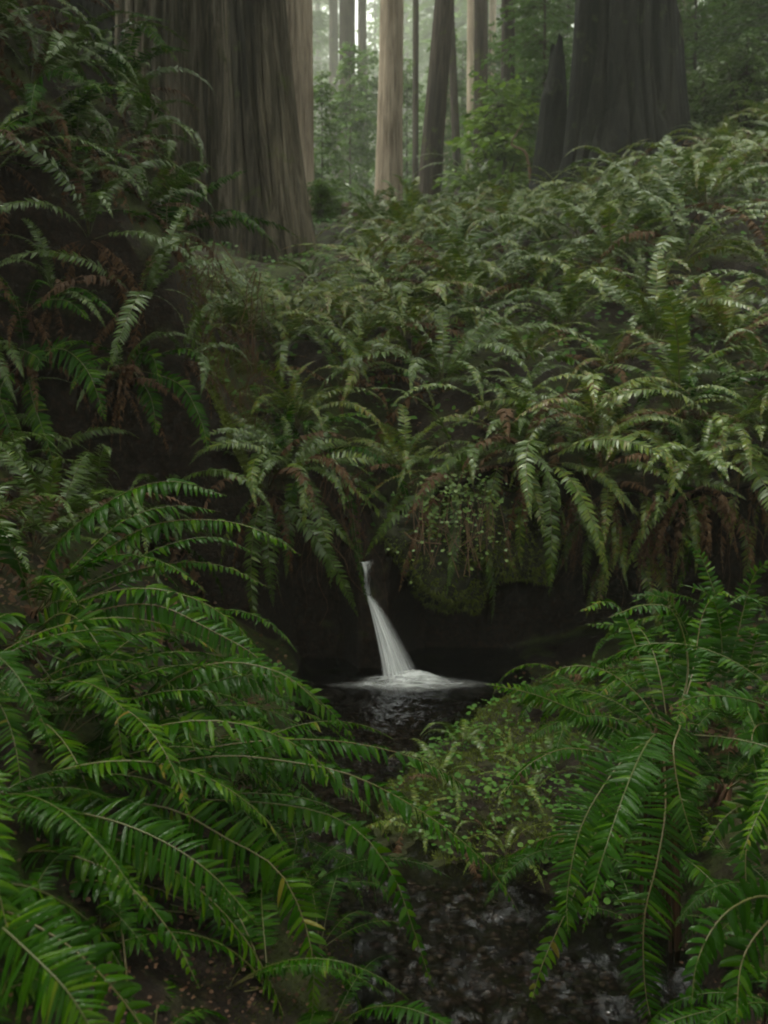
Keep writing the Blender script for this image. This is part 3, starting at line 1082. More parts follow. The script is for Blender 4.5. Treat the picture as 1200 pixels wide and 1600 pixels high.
# ---- foreground ferns, left of the stream
hero_fern((52, 965, 2.75), 'fern at left with three glossy fronds arching right beneath the dark mound', [
    ([(85, 855, 2.72), (180, 778, 2.68), (265, 752, 2.62), (355, 775, 2.55)], 50, dict(droop=0.85, hint=(0, -0.35, 1))),
    ([(120, 880, 2.85), (200, 810, 2.9), (280, 790, 2.95), (345, 800, 3.0)], 42, dict(droop=0.9)),
    ([(125, 890, 2.70), (230, 823, 2.66), (340, 813, 2.62), (420, 835, 2.58), (470, 868, 2.55)], 42, dict(droop=0.8)),
    ([(150, 905, 2.85), (260, 852, 2.9), (340, 840, 2.92), (405, 868, 2.95)], 26, dict(droop=0.7)),
    ([(150, 910, 2.70), (270, 880, 2.66), (350, 885, 2.62), (420, 918, 2.58)], 24, dict(droop=0.75)),
    ([(160, 925, 2.95), (245, 890, 3.1), (300, 945, 3.2)], 22, dict(droop=0.6)),
    ([(95, 938, 2.6), (150, 965, 2.5), (185, 1060, 2.4)], 52, dict(hint=FACE, droop=0.45)),
    ([(30, 880, 2.7), (0, 820, 2.6), (-40, 800, 2.5)], 40, {}),
], extra=4, seed=1, sector=(120, 330), lift=-12)

hero_fern((40, 1005, 2.45), 'fern at far left whose lit frond points down toward the pool', [
    ([(140, 958, 2.40), (240, 945, 2.36), (330, 985, 2.32), (400, 1025, 2.28), (445, 1075, 2.25)], 44, dict(droop=0.35, hint=(0, -0.8, .7))),
    ([(90, 960, 2.4), (130, 975, 2.3), (170, 1040, 2.2), (185, 1090, 2.15)], 50, dict(hint=FACE, droop=0.4)),
    ([(20, 960, 2.4), (-20, 980, 2.3), (-60, 1040, 2.2)], 50, {}),
    ([(130, 1040, 2.4), (220, 1020, 2.4), (300, 1040, 2.4), (370, 1090, 2.4)], 40, dict(droop=0.6)),
    ([(100, 1080, 2.35), (180, 1090, 2.3), (240, 1140, 2.25)], 40, dict(droop=0.6)),
], extra=4, seed=2, sector=(200, 380), lift=-14)

hero_fern((55, 1235, 2.25), 'fern at lower left with two long tan stems rising across its fronds', [
    ([(120, 1185, 2.22), (190, 1125, 2.2), (270, 1062, 2.18), (350, 1035, 2.15), (440, 1052, 2.12), (505, 1105, 2.1)], 42, dict(droop=0.5, hint=(0, -0.5, 1), t0=0.26, rach=0.0042)),
    ([(170, 1150, 2.3), (280, 1085, 2.3), (380, 1055, 2.3), (460, 1066, 2.3), (525, 1120, 2.3), (560, 1168, 2.3)], 44, dict(droop=0.55, hint=(0, -0.6, 1), t0=0.28)),
    ([(160, 1170, 2.4), (300, 1110, 2.5), (400, 1105, 2.55), (480, 1140, 2.6), (520, 1180, 2.6)], 40, dict(droop=0.6)),
    ([(30, 1160, 2.2), (60, 1120, 2.1), (140, 1115, 2.0)], 44, dict(droop=0.6)),
    ([(0, 1180, 2.2), (-50, 1150, 2.1), (-120, 1180, 2.0)], 44, {}),
], extra=5, seed=3, sector=(180, 400), lift=-12)

hero_fern((60, 1275, 2.0), 'fern reaching furthest right, its lowest frond drooping over the stream', [
    ([(180, 1215, 2.0), (330, 1182, 2.0), (450, 1190, 2.0), (560, 1215, 1.98), (680, 1282, 1.96), (765, 1355, 1.94), (812, 1428, 1.92)], 50, dict(droop=0.6, hint=(0.1, -0.2, 1), t0=0.22, pairs=54)),
    ([(210, 1200, 2.15), (340, 1166, 2.2), (470, 1155, 2.25), (580, 1166, 2.28), (680, 1198, 2.3), (770, 1262, 2.32)], 40, dict(droop=0.7, t0=0.3)),
    ([(130, 1255, 2.1), (260, 1246, 2.15), (420, 1240, 2.2), (520, 1262, 2.22), (590, 1315, 2.24)], 46, dict(droop=0.8, t0=0.45)),
    ([(200, 1250, 2.05), (420, 1255, 2.0), (540, 1285, 1.95), (610, 1360, 1.9), (645, 1450, 1.88), (678, 1550, 1.86)], 38, dict(droop=0.6, t0=0.4)),
], extra=3, seed=4, sector=(250, 390), lift=-16)

hero_fern((-40, 1265, 1.75), 'broad dark green fern spreading low in the left foreground', [
    ([(60, 1262, 1.72), (160, 1278, 1.68), (250, 1312, 1.64), (330, 1365, 1.60), (402, 1445, 1.58)], 72, dict(droop=0.5, hint=(0, -0.75, .8), pairs=52)),
    ([(110, 1250, 1.8), (260, 1262, 1.8), (350, 1308, 1.78), (430, 1355, 1.74), (472, 1430, 1.70), (490, 1510, 1.66), (486, 1610, 1.64)], 56, dict(hint=(-.3, -1, .4), droop=0.35, t0=0.3, pairs=56)),
    ([(40, 1385, 1.7), (140, 1375, 1.66), (215, 1400, 1.62), (270, 1462, 1.58), (312, 1545, 1.55)], 46, dict(droop=0.6)),
    ([(0, 1330, 1.7), (80, 1330, 1.6), (170, 1360, 1.55), (240, 1420, 1.5)], 50, dict(droop=0.6)),
], extra=5, seed=5, sector=(240, 390), lift=-20)

hero_fern((-90, 1400, 1.32), 'nearest fern in the bottom left corner with shining leaflets', [
    ([(-20, 1432, 1.28), (50, 1492, 1.22), (110, 1555, 1.18), (160, 1640, 1.15)], 105, dict(hint=(-.2, -.7, .8), droop=0.35, t0=0.1, pairs=40)),
    ([(0, 1420, 1.38), (110, 1480, 1.36), (190, 1560, 1.34), (250, 1650, 1.32)], 70, dict(hint=(0, -.6, .8), droop=0.5)),
    ([(-10, 1380, 1.4), (70, 1395, 1.45), (150, 1450, 1.5), (200, 1530, 1.5)], 60, dict(droop=0.6)),
], extra=2, seed=6, sector=(270, 380), lift=-16)

# ---- foreground ferns, right of the stream
hero_fern((1045, 1165, 2.6), 'fern right of the stream with a pale ribbed frond pointing at the waterfall', [
    ([(985, 1150, 2.58), (915, 1118, 2.55), (835, 1085, 2.52), (757, 1068, 2.5)], 32, dict(hint=(0, -.8, .6), droop=0.4, t0=0.06, pairs=46)),
    ([(1005, 1095, 2.65), (945, 1048, 2.68), (885, 1042, 2.7), (836, 1068, 2.72)], 30, dict(droop=0.6, hint=(0, -.2, 1))),
    ([(1010, 1060, 2.75), (975, 960, 2.85), (945, 940, 2.8), (905, 955, 2.72)], 30, dict(droop=0.6, t0=.3)),
    ([(1075, 1050, 2.7), (1055, 960, 2.7), (1010, 945, 2.66), (950, 965, 2.6)], 32, dict(droop=0.6, t0=.3, rach=.004)),
    ([(1080, 1060, 2.8), (1098, 960, 2.9), (1125, 925, 2.9), (1150, 935, 2.85)], 30, dict(droop=0.6, t0=.3)),
    ([(950, 1175, 2.5), (880, 1170, 2.45), (820, 1200, 2.4), (780, 1250, 2.36)], 26, dict(droop=0.6)),
], extra=4, seed=7, sector=(60, 300), lift=0, scale=0.7)

hero_fern((1120, 1120, 3.1), 'fern at right holding up several tall fronds with tan stems under the bank', [
    ([(1128, 1010, 3.1), (1112, 935, 3.05), (1062, 912, 3.0)], 34, dict(droop=.5, t0=.2, hint=(-.3, -.7, .6))),
    ([(1150, 1000, 3.1), (1178, 900, 3.1), (1215, 872, 3.05)], 34, dict(droop=.5, t0=.2, hint=(.3, -.7, .6))),
    ([(1090, 1030, 3.05), (1045, 940, 3.0), (985, 930, 2.95)], 32, dict(droop=.5, t0=.2, hint=(-.3, -.7, .6))),
    ([(1060, 1060, 3.0), (985, 985, 2.95), (915, 975, 2.9)], 28, dict(droop=.5, t0=.2, hint=(-.2, -.7, .8))),
    ([(1140, 1020, 3.2), (1100, 880, 3.3), (1066, 838, 3.3)], 26, dict(droop=.5, t0=.25, hint=(-.3, -.8, .5))),
    ([(1165, 1050, 3.0), (1190, 985, 2.9), (1240, 970, 2.85)], 32, dict(droop=.5, t0=.2)),
], extra=3, seed=23, scale=.6)

hero_fern((1035, 1150, 2.2), 'fern right of the stream with two broad fronds hanging face on', [
    ([(990, 1172, 2.15), (945, 1225, 2.1), (905, 1300, 2.05), (886, 1400, 2.0), (888, 1460, 1.98)], 62, dict(hint=(-.25, -1, .35), droop=0.3, t0=0.02, pairs=64, sweep=.12)),
    ([(1062, 1133, 2.12), (1052, 1170, 2.05), (1062, 1240, 2.0), (1090, 1335, 1.96)], 56, dict(hint=(.1, -1, .45), droop=0.3, t0=0.02, pairs=56, sweep=.12)),
    ([(1040, 1260, 2.1), (1026, 1350, 2.0), (1006, 1440, 1.95), (1010, 1560, 1.92), (1035, 1640, 1.9)], 62, dict(hint=(.05, -1, .3), droop=0.3, t0=0.12, pairs=64, sweep=.12)),
    ([(950, 1260, 2.15), (900, 1390, 2.05), (850, 1500, 2.0), (826, 1580, 1.98)], 36, dict(hint=FACE, droop=0.5, t0=.3)),
    ([(1000, 1230, 2.2), (930, 1290, 2.25), (850, 1310, 2.3), (780, 1345, 2.35)], 30, dict(droop=0.6, t0=.2)),
], extra=2, seed=8, sector=(240, 330), lift=-20, scale=0.7)

hero_fern((1265, 1150, 2.25), 'fern at right edge reaching in with one white glinting frond', [
    ([(1215, 1110, 2.2), (1150, 1090, 2.15), (1090, 1088, 2.1), (1045, 1104, 2.08)], 36, dict(hint=(0, -.6, .8), droop=0.5)),
    ([(1200, 1130, 2.2), (1175, 1150, 2.1), (1185, 1225, 2.05)], 34, dict(hint=FACE, droop=0.4)),
    ([(1230, 1060, 2.3), (1195, 960, 2.35), (1165, 930, 2.3), (1140, 945, 2.25)], 32, dict(droop=0.5)),
    ([(1220, 1200, 2.2), (1180, 1260, 2.1), (1165, 1340, 2.05), (1170, 1430, 2.0)], 44, dict(hint=FACE, droop=0.4)),
    ([(1210, 1230, 2.2), (1140, 1270, 2.15), (1095, 1330, 2.1)], 36, dict(hint=(0, -.6, .8), droop=0.5)),
], extra=4, seed=9, sector=(140, 300), lift=-10, scale=0.75)

hero_fern((1240, 1420, 1.75), 'dim fern filling the dark lower right corner', [
    ([(1190, 1400, 1.7), (1130, 1430, 1.65), (1090, 1500, 1.6), (1080, 1580, 1.58)], 46, dict(hint=FACE, droop=0.5)),
    ([(1200, 1440, 1.7), (1160, 1500, 1.65), (1150, 1600, 1.6)], 50, dict(hint=FACE, droop=0.5)),
], extra=0, seed=10)

# ---- low plants filling in under and between them
for k, (px, py, Y, n_, lab) in enumerate([
        (40, 830, 3.9, 9, 'dull fern in the dark above the three arching fronds'), (190, 850, 4.0, 8, 'dim fern under the mound behind the arching fronds'),
        (900, 1010, 4.0, 8, 'dim fern in the hollow right of the pool'), (1000, 960, 4.1, 8, 'dim fern under the right bank left of upright ones'), (1150, 930, 4.0, 9, 'dim fern under the right bank near the edge'),
        (1150, 1160, 2.9, 8, 'dull fern on the open ground right of the broad hanging fronds'), (1080, 1230, 2.7, 7, 'small dull fern under the fern right of the stream'),
        (455, 1390, 2.1, 6, 'small fern hanging over the left edge of the lower stream'), (500, 1500, 1.95, 6, 'small dark fern low on the left bank near the bottom edge'), (430, 1340, 2.2, 6, 'small fern half hidden behind the long drooping frond'),
        (20, 1120, 2.6, 8, 'fern sprawling low at the left edge under the stems'), (90, 1180, 2.4, 8, 'second low fern beside the one sprawling at the left edge'),
        (60, 1130, 2.5, 9, 'dull fern low under the three arching fronds at left'), (250, 1150, 2.6, 9, 'dull fern beneath the tan stemmed fronds'),
        (330, 1230, 2.35, 9, 'shaded fern between the long drooping frond and the pool'), (140, 1340, 1.95, 9, 'shaded fern under the broad dark green one'),
        (330, 1450, 1.75, 9, 'dark fern in the gap below the long drooping frond'), (200, 1560, 1.5, 8, 'dark fern at the bottom edge left of the stream'),
        (420, 1560, 1.7, 8, 'dark fern beside the stream at the bottom edge'), (470, 1300, 2.2, 8, 'dark fern at the water edge behind the drooping frond'),
        (-60, 1080, 2.6, 8, 'fern cut by the left edge level with the pool'), (250, 1000, 3.3, 8, 'shaded fern in the dark behind the left arching fronds'),
        (390, 1120, 3.1, 8, 'shaded fern hanging toward the left side of the pool'),
        (930, 1130, 3.1, 8, 'dull fern behind the frond pointing at the waterfall'), (1100, 1010, 3.4, 9, 'upright fern under the right bank'),
        (1190, 1020, 3.1, 9, 'upright fern at the right edge under the bank'), (1130, 1250, 2.4, 8, 'shaded fern behind the two broad hanging fronds'),
        (960, 1330, 2.3, 7, 'dark fern low beside the mat behind the hanging fronds'), (1150, 1500, 1.9, 6, 'dark fern at the bottom right beside the brook')]):
    hero_fern((px, py, Y), lab, [], extra=n_, seed=100 + k, scale=.38 if lab.startswith('small') else .62, lift=-14, dead=2 if Y > 2.3 and px > 300 else 0, sector=(100, 250) if px < 480 and py > 1250 else ((-80, 60) if px > 900 and py > 1200 else None))

# ---- low undergrowth of young ferns on both banks of the lower stream
rgu = np.random.default_rng(90)
for side, bx, nmax in (('left', (-70, 540), 20), ('right', (880, 1260), 12)):
    got = []
    for k in range(500):
        px, py = rgu.uniform(*bx), rgu.uniform(980, 1640)
        h, n_ = surf(px, py)
        if h is None or h[1] > 3.6 or abs(h[0] - np.interp(h[1], YK, XC)) < np.interp(h[1], YK, HW) + .08 or len(got) >= nmax:
            continue
        if any(np.linalg.norm(h - b) < .23 for b, _ in got):
            continue
        got.append((h, px))
    for i, (h, px) in enumerate(sorted(got, key=lambda a_: a_[1])):
        r_ = empty('sword_fern', h)
        r_.rotation_euler = (rgu.uniform(-.1, .25), rgu.uniform(-.2, .2), 0)
        tag(r_, f"{['first', 'second', 'third', 'fourth', 'fifth', 'sixth', 'seventh', 'eighth', 'ninth', 'tenth', 'eleventh', 'twelfth', 'thirteenth', 'fourteenth', 'fifteenth', 'sixteenth', 'seventeenth', 'eighteenth', 'nineteenth', 'twentieth'][i]} from left of the low ferns under the big {side} foreground fronds", 'fern', 'low ferns under the foreground fronds')
        for j in range(7):
            s_ = rgu.uniform(.26, .46)
            f_ = obj('frond', FRH[rgu.integers(len(FRH))], r_, mat4=Matrix.Rotation(R(rgu.uniform(0, 360)), 4, 'Z') @ Matrix.Rotation(R(rgu.uniform(5, 32)), 4, 'Y') @ Matrix.Diagonal((s_, s_, s_, 1)))
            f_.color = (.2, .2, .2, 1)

# ---- plants hanging from the bank above the pool
hero_fern((985, 655, 4.6), 'fern on the bank edge with three fronds curling over the dark hollow', [
    ([(955, 640, 4.5), (932, 665, 4.4), (918, 722, 4.35)], 24, dict(hint=FACE, droop=.4)),
    ([(900, 632, 4.6), (865, 640, 4.5), (835, 690, 4.45)], 20, dict(droop=.6)),
    ([(1005, 655, 4.5), (985, 690, 4.35), (985, 735, 4.3)], 18, dict(hint=FACE, droop=.4)),
    ([(930, 700, 4.55), (905, 780, 4.4), (890, 850, 4.35), (875, 890, 4.3)], 20, dict(mat='dead', hint=FACE, free=False)),
], extra=4, seed=12, snap=True, sector=(180, 360), scale=0.7)
hero_fern((1075, 650, 4.55), 'fern on the bank edge whose pale frond hangs straight down', [
    ([(1095, 660, 4.4), (1118, 695, 4.3), (1130, 755, 4.25)], 24, dict(hint=FACE, droop=.35)),
    ([(1040, 725, 4.45), (1065, 765, 4.35), (1078, 850, 4.3), (1055, 935, 4.25)], 24, dict(hint=FACE, droop=.35, t0=.2)),
    ([(1110, 640, 4.5), (1160, 650, 4.45), (1200, 655, 4.4)], 22, {}),
], extra=4, seed=13, snap=True, sector=(180, 360), scale=0.7, dead=3)
hero_fern((480, 700, 4.75), 'fern on the bank edge left above the waterfall', [
    ([(455, 660, 4.7), (430, 665, 4.6), (405, 690, 4.55)], 22, dict(droop=.5)),
    ([(510, 660, 4.7), (545, 645, 4.65), (582, 652, 4.6)], 18, dict(droop=.6)),
    ([(470, 730, 4.6), (455, 770, 4.5), (458, 810, 4.45)], 18, dict(hint=FACE, droop=.4)),
    ([(520, 700, 4.65), (570, 700, 4.55), (620, 740, 4.5), (640, 790, 4.45)], 20, dict(droop=.5)),
    ([(540, 760, 4.7), (556, 840, 4.72), (566, 905, 4.7), (575, 945, 4.68)], 11, dict(hint=FACE, droop=.3, t0=.3)),
    ([(440, 690, 4.7), (450, 640, 4.75), (480, 600, 4.75)], 20, dict(droop=.5)),
], extra=5, seed=14, snap=True, sector=(160, 380), scale=0.6, dead=3)

# ---- ferns on the steep left bank
LB = 'ferns on the steep dark left bank'
hero_fern((262, 372, 5.5), 'fern crowning the dark mound in front of the grey redwood', [
    ([(262, 320, 5.5), (285, 280, 5.45), (325, 258, 5.4)], 26, dict(hint=FACE, droop=.4)),
    ([(290, 325, 5.5), (340, 285, 5.45), (390, 264, 5.4)], 16, dict(droop=.4, hint=(0, -.9, .6))),
    ([(225, 335, 5.5), (165, 328, 5.4), (108, 347, 5.3)], 18, dict(droop=.5)),
    ([(310, 345, 5.45), (365, 328, 5.4), (430, 376, 5.3)], 18, dict(droop=.5)),
    ([(235, 320, 5.5), (200, 295, 5.4), (180, 300, 5.35)], 16, {}),
    ([(240, 400, 5.3), (225, 430, 5.2), (215, 465, 5.2)], 18, dict(hint=FACE, mat='dead')),
], extra=6, seed=15, scale=.8, dead=5, group=LB, snap=True)
hero_fern((40, 560, 4.55), 'fern on the left bank with a broad silvery frond drooping', [
    ([(70, 548, 4.5), (105, 548, 4.4), (140, 585, 4.3), (165, 658, 4.25)], 34, dict(hint=FACE, droop=.4, t0=.05)),
    ([(30, 545, 4.5), (60, 560, 4.4), (55, 580, 4.35)], 26, dict(hint=FACE)),
    ([(0, 610, 4.45), (20, 680, 4.35), (50, 745, 4.3)], 24, dict(hint=FACE)),
    ([(50, 620, 4.5), (70, 680, 4.35), (90, 740, 4.3)], 24, dict(hint=FACE)),
], extra=3, seed=16, scale=.6, dead=3, group=LB, snap=True)
hero_fern((40, 492, 4.8), 'fern on the left bank sending one thin white frond rightward', [
    ([(60, 472, 4.75), (105, 470, 4.7), (142, 502, 4.65)], 18, dict(hint=(0, -.8, .6), droop=.4)),
    ([(110, 450, 4.8), (150, 465, 4.75), (190, 505, 4.7)], 16, {}),
    ([(0, 430, 4.8), (-30, 440, 4.7)], 24, {}),
], extra=3, seed=17, scale=.6, dead=2, group=LB, snap=True)
hero_fern((205, 575, 4.75), 'fern low on the mound with two fronds split left and right', [
    ([(220, 552, 4.7), (240, 560, 4.6), (248, 598, 4.55)], 22, dict(hint=FACE, droop=.4, t0=.05)),
    ([(245, 555, 4.7), (295, 546, 4.65), (338, 588, 4.6)], 22, dict(droop=.5)),
    ([(280, 600, 4.65), (315, 660, 4.55), (325, 710, 4.5)], 22, dict(hint=FACE, droop=.5)),
    ([(235, 620, 4.65), (245, 680, 4.55)], 22, dict(hint=FACE, droop=.5)),
], extra=2, seed=18, scale=.55, dead=4, group=LB, snap=True)
hero_fern((60, 175, 5.6), 'silver fronded fern high on the dark bank below the top left corner', [
    ([(45, 140, 5.5), (85, 108, 5.4), (132, 128, 5.3)], 22, dict(hint=(0, -.8, .6), droop=.5)),
    ([(100, 170, 5.5), (160, 135, 5.4), (220, 150, 5.3)], 16, {}),
    ([(20, 190, 5.5), (5, 210, 5.4), (0, 240, 5.3)], 30, dict(hint=FACE)),
], extra=5, seed=19, scale=.75, dead=3, group=LB, snap=True)
hero_fern((185, 60, 6.2), 'fern leaning out of the bank toward the grey redwood trunk', [
    ([(215, 40, 6.2), (250, 65, 6.1), (280, 98, 6.0)], 16, dict(hint=(0, -.8, .6))),
    ([(200, 30, 6.2), (240, 28, 6.1), (270, 35, 6.0)], 16, {}),
    ([(182, 80, 6.1), (183, 105, 6.0), (185, 135, 6.0)], 20, dict(hint=FACE)),
    ([(150, 40, 6.2), (120, 30, 6.1), (88, 38, 6.0)], 18, {}),
], extra=4, seed=20, scale=.8, dead=2, group=LB, snap=True)
hero_fern((120, 235, 5.5), 'fern with thin glinting fronds midway up the left bank', [
    ([(160, 190, 5.45), (205, 140, 5.4), (222, 150, 5.35)], 12, {}),
    ([(110, 190, 5.4), (120, 160, 5.3), (190, 140, 5.2)], 14, {}),
    ([(80, 230, 5.4), (170, 230, 5.3), (240, 250, 5.2)], 18, dict(droop=.6)),
    ([(60, 260, 5.4), (0, 245, 5.3)], 18, {}),
], extra=5, seed=21, scale=.7, dead=3, group=LB, snap=True)

# ---- the mass of ferns on the slope
rgs = np.random.default_rng(42)
spots = []
tries = 0
while tries < 30000:
    tries += 1
    Y = 4.8 + 12.0 * rgs.uniform() ** 0.75
    X = rgs.uniform(-0.44, 0.46) * Y
    sp = 0.34 + 0.020 * Y
    xe = np.interp(Y, [4.5, 5.0, 6.0, 8.0, 10, 14], [-0.62, -0.72, -0.98, -1.75, -3.0, -5.0])
    if any((X - a) ** 2 + (Y - b) ** 2 < sp * sp for a, b, _ in spots):
        continue
    if Y < 5.2 and Y < float(lip_y(X)) + 0.05:
        continue
    if X < xe + (0.14 if Y < 7 else -0.1) and Y < 9:
        continue
    if abs(X + 0.06) < 0.16 and Y < 5.6:
        continue
    z = gz(X, Y)
    if fbm(X * .8, Y * .8, 77) > .42:
        continue
    px, py = proj((X, Y, z))
    if not (-60 < px < 1260):
        continue
    if px < 560 and Y > 9.0 or (Y > 12.6 and 860 < px < 1095):
        continue
    if Y > 13.2 and 590 < px < 900:
        continue
    spots.append((X, Y, z))
for k, (X, Y, z) in enumerate(spots):
    dzx = (gz(X + .15, Y) - gz(X - .15, Y)) / .3
    dzy = (gz(X, Y + .15) - gz(X, Y)) / .15
    tx, ty = math.atan(dzy) * 0.55, -math.atan(dzx) * 0.45
    f = fern((X, Y, z - 0.02), min(rgs.uniform(0.55, 1.2), 0.5 if (340 < proj((X, Y, z))[0] < 570 and Y > 6.8) else 9), int(rgs.integers(11, 17)), int(rgs.integers(1, 4)), (max(-.8, min(.8, tx + rgs.normal(0, .15))), max(-.8, min(.8, ty + rgs.normal(0, .15)))), k, brown=float(rgs.choice([0.02, 0.08, 0.35], p=[.5, .35, .15])))
# on the steep faces at the left and under the right bank
bank_spots = []
rgb = np.random.default_rng(43)
for k in range(1300):
    px, py = (rgb.uniform(-50, 400), rgb.uniform(-40, 880)) if k % 6 else (rgb.uniform(820, 1230), rgb.uniform(690, 800))
    h, n_ = surf(px, py)
    if h is None or h[1] > 9.5 or h[1] < 3.0:
        continue
    if k % 6 and px > 250 + 0.28 * (py - 250):
        continue
    if any(np.linalg.norm(h - b) < 0.30 for b in bank_spots):
        continue
    if 290 < px < 430 and py > 400 and k % 6:
        continue
    if 150 < px < 420 and py > 370 and rgb.uniform() < .6:
        continue
    bank_spots.append(h)
    nn_ = Vector(n_) * 0.55 + Vector((0, 0, 0.75))
    q_ = nn_.to_track_quat('Z', 'Y').to_euler()
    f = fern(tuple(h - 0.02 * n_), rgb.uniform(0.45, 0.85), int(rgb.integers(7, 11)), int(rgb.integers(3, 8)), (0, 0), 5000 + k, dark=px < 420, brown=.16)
    f.rotation_euler = q_
for k in range(24):
    px = -40 + 450 + (k + rgb.uniform(.1, .9)) / 24 * 830
    if 500 < px < 640:
        continue
    py = rgb.uniform(670, 860) if px > 800 else rgb.uniform(700, 770)
    h, n_ = surf(px, py)
    if h[1] > 5.2:
        h, n_ = surf(px, py - 60)
    if h[1] > 5.2:
        continue
    f = fern(tuple(h + [0, .03, 0]), rgb.uniform(.55, 1.05), int(rgb.integers(7, 11)), int(rgb.integers(2, 5)), (rgb.uniform(.2, .5), rgb.uniform(-.2, .2)), 7000 + k, brown=.12, hang=True, sector=(185, 355))
print('ferns', len(spots), len(bank_spots))

COLS = ['at the left edge', 'near the left edge', 'left of the grey redwood', 'below the fluted grey redwood', 'above the waterfall', 'above the mossy boulder', 'below the leaning dark trunk', 'below the charred stump', 'below the massive charred trunk', 'right of the massive charred trunk', 'near the right edge', 'at the right edge']
CX = [80, 170, 270, 400, 540, 650, 745, 850, 960, 1080, 1150, 1300]
ROWS = ['by the far trees', 'on the crest of the slope', 'just under the crest', 'high on the slope', 'upper middle of the slope', 'mid slope', 'lower middle of the slope', 'low on the slope', 'on the bank edge']
RY = [270, 310, 350, 400, 455, 520, 590, 670, 2000]
cells = {}
for f in FERNS:
    p = np.array(f.location) + [0, 0, 0.25]
    px, py = proj(p)
    ci = next(i for i, c in enumerate(CX + [9999]) if px < c)
    ci = min(ci, len(COLS) - 1)
    ri = next(i for i, r in enumerate(RY) if py < r)
    cells.setdefault((ci, ri), []).append((px, py, f))
ORD = ['first', 'second', 'third', 'fourth', 'fifth', 'sixth', 'seventh', 'eighth', 'ninth', 'tenth', 'eleventh', 'twelfth', 'thirteenth', 'fourteenth', 'fifteenth', 'sixteenth', 'seventeenth', 'eighteenth', 'nineteenth', 'twentieth']
for (ci, ri), L_ in cells.items():
    L_.sort(key=lambda a: a[0])
    for i, (px, py, f) in enumerate(L_):
        where = f'{ROWS[ri]} {COLS[ci]}'
        if len(L_) == 1:
            lab = f'green sword fern {where}'
        else:
            lab = f'{ORD[min(i, 19)]} fern from left {where}'
        tag(f, lab, 'fern', 'sword ferns covering the slope')


# ------------------------------------------------------------------ trees
def trunk_mesh(name, r, H, flare, fh, seed, mat, nth=120, nz=90, flute=0.06, nfl=9, furrow=0.02, taper=0.25, z0=-1.0, lean=0.0, ridges=46):
    th = np.linspace(0, 2 * math.pi, nth, endpoint=False)
    zz = z0 + (H - z0) * np.linspace(0, 1, nz) ** 1.5
    TH, Z = np.meshgrid(th, zz)
    rad = r * (1 - taper * np.clip(Z / H, 0, 1)) * (1 + flare * np.exp(-np.maximum(Z + 0.2, -0.6) / fh))
    u = TH / (2 * math.pi)
    tw = 0.02 * Z
    fl = vnoise((u + tw * 0.15) * nfl, Z * 0.10, seed, nfl) * (flute + 1.6 * flute * np.exp(-np.maximum(Z, 0) / fh))
    fu = (1 - np.abs(vnoise(u * ridges + 0.5 * vnoise(Z * 0.6, u * 3, seed + 9), Z * 0.55, seed + 1, ridges))) ** 4 * furrow * 1.5
    fu = fu + 0.5 * (1 - np.abs(vnoise(u * ridges * 2, Z * 0.9, seed + 2, ridges * 2))) * furrow
    rad = rad * (1 + fl) - fu * np.minimum(1, r)
    V = np.stack([rad * np.cos(TH), rad * np.sin(TH), Z], -1).reshape(-1, 3)
    i = np.arange(nz - 1)[:, None] * nth
    j = np.arange(nth)[None, :]
    j2 = (j + 1) % nth
    q = np.stack([i + j, i + j2, i + nth + j2, i + nth + j], -1).reshape(-1, 4).tolist()
    q.append([(nz - 1) * nth + k for k in range(nth)])
    return mesh(name, V, q, mat)


def spray_crown(name, z0, z1, rmax, nb, leaf, per, seed, mat, droop=0.45, shape=1.0, rmin=0.15, flat=1.0):
    """Foliage: many drooping branch sprays made of small leaf blades, gaps between."""
    rg = np.random.default_rng(seed)
    mb = MB()
    for b in range(nb):
        h = rg.uniform()
        z = z0 + (z1 - z0) * h
        az = rg.uniform(0, 2 * math.pi)
        ln = rmax * (rmin + (1 - rmin) * (1 - h) ** shape) * rg.uniform(0.55, 1.1)
        up = rg.uniform(-0.05, 0.35)
        n = max(6, int(per * ln / rmax))
        t = rg.uniform(0.12, 1.0, n)
        c, s = math.cos(az), math.sin(az)
        side = rg.choice([-1.0, 1.0], n)
        off = rg.uniform(0.0, 0.34, n) * ln * (1.08 - t)
        x = t * ln
        zc = z + up * x - droop * x * x / max(ln, .01) - 0.35 * off * flat + rg.normal(0, 0.02 * ln, n)
        bx, by = c * x - s * off * side, s * x + c * off * side
        P = np.stack([bx, by, zc], 1)
        a2 = az + side * rg.uniform(0.4, 1.3, n)
        D = np.stack([np.cos(a2), np.sin(a2), rg.uniform(-0.7, 0.1, n)], 1)
        D /= np.linalg.norm(D, axis=1)[:, None]
        S = np.cross(D, np.array([0, 0, 1.0]) + 0.5 * rg.standard_normal((n, 3)))
        S /= np.linalg.norm(S, axis=1)[:, None] + 1e-9
        l = (leaf * rg.uniform(0.6, 1.4, n))[:, None]
        V = np.stack([P, P + D * l * .5 - S * l * .24, P + D * l, P + D * l * .5 + S * l * .24], 1).reshape(-1, 3)
        mb.add(V, np.arange(n * 4).reshape(-1, 4), np.repeat(np.clip(rg.normal(0.45, 0.2) + rg.normal(0, .12, n), 0, 1), 4), 0)
        q = np.linspace(0, 1, 5)
        Q = np.stack([c * q * ln, s * q * ln, z + up * q * ln - droop * q * q * ln], 1)
        mb.tube(Q, np.linspace(0.012, 0.003, 5) * max(1, ln * .8), 3, 0.3, 1, cap=False)
    return mb.mesh(name, [mat, M['bark_dark']])


TOPCROWN = [spray_crown('crown', 0, 15, 3.4, 200, 0.42, 90, 301 + k, M['needle'], shape=0.8) for k in range(2)]


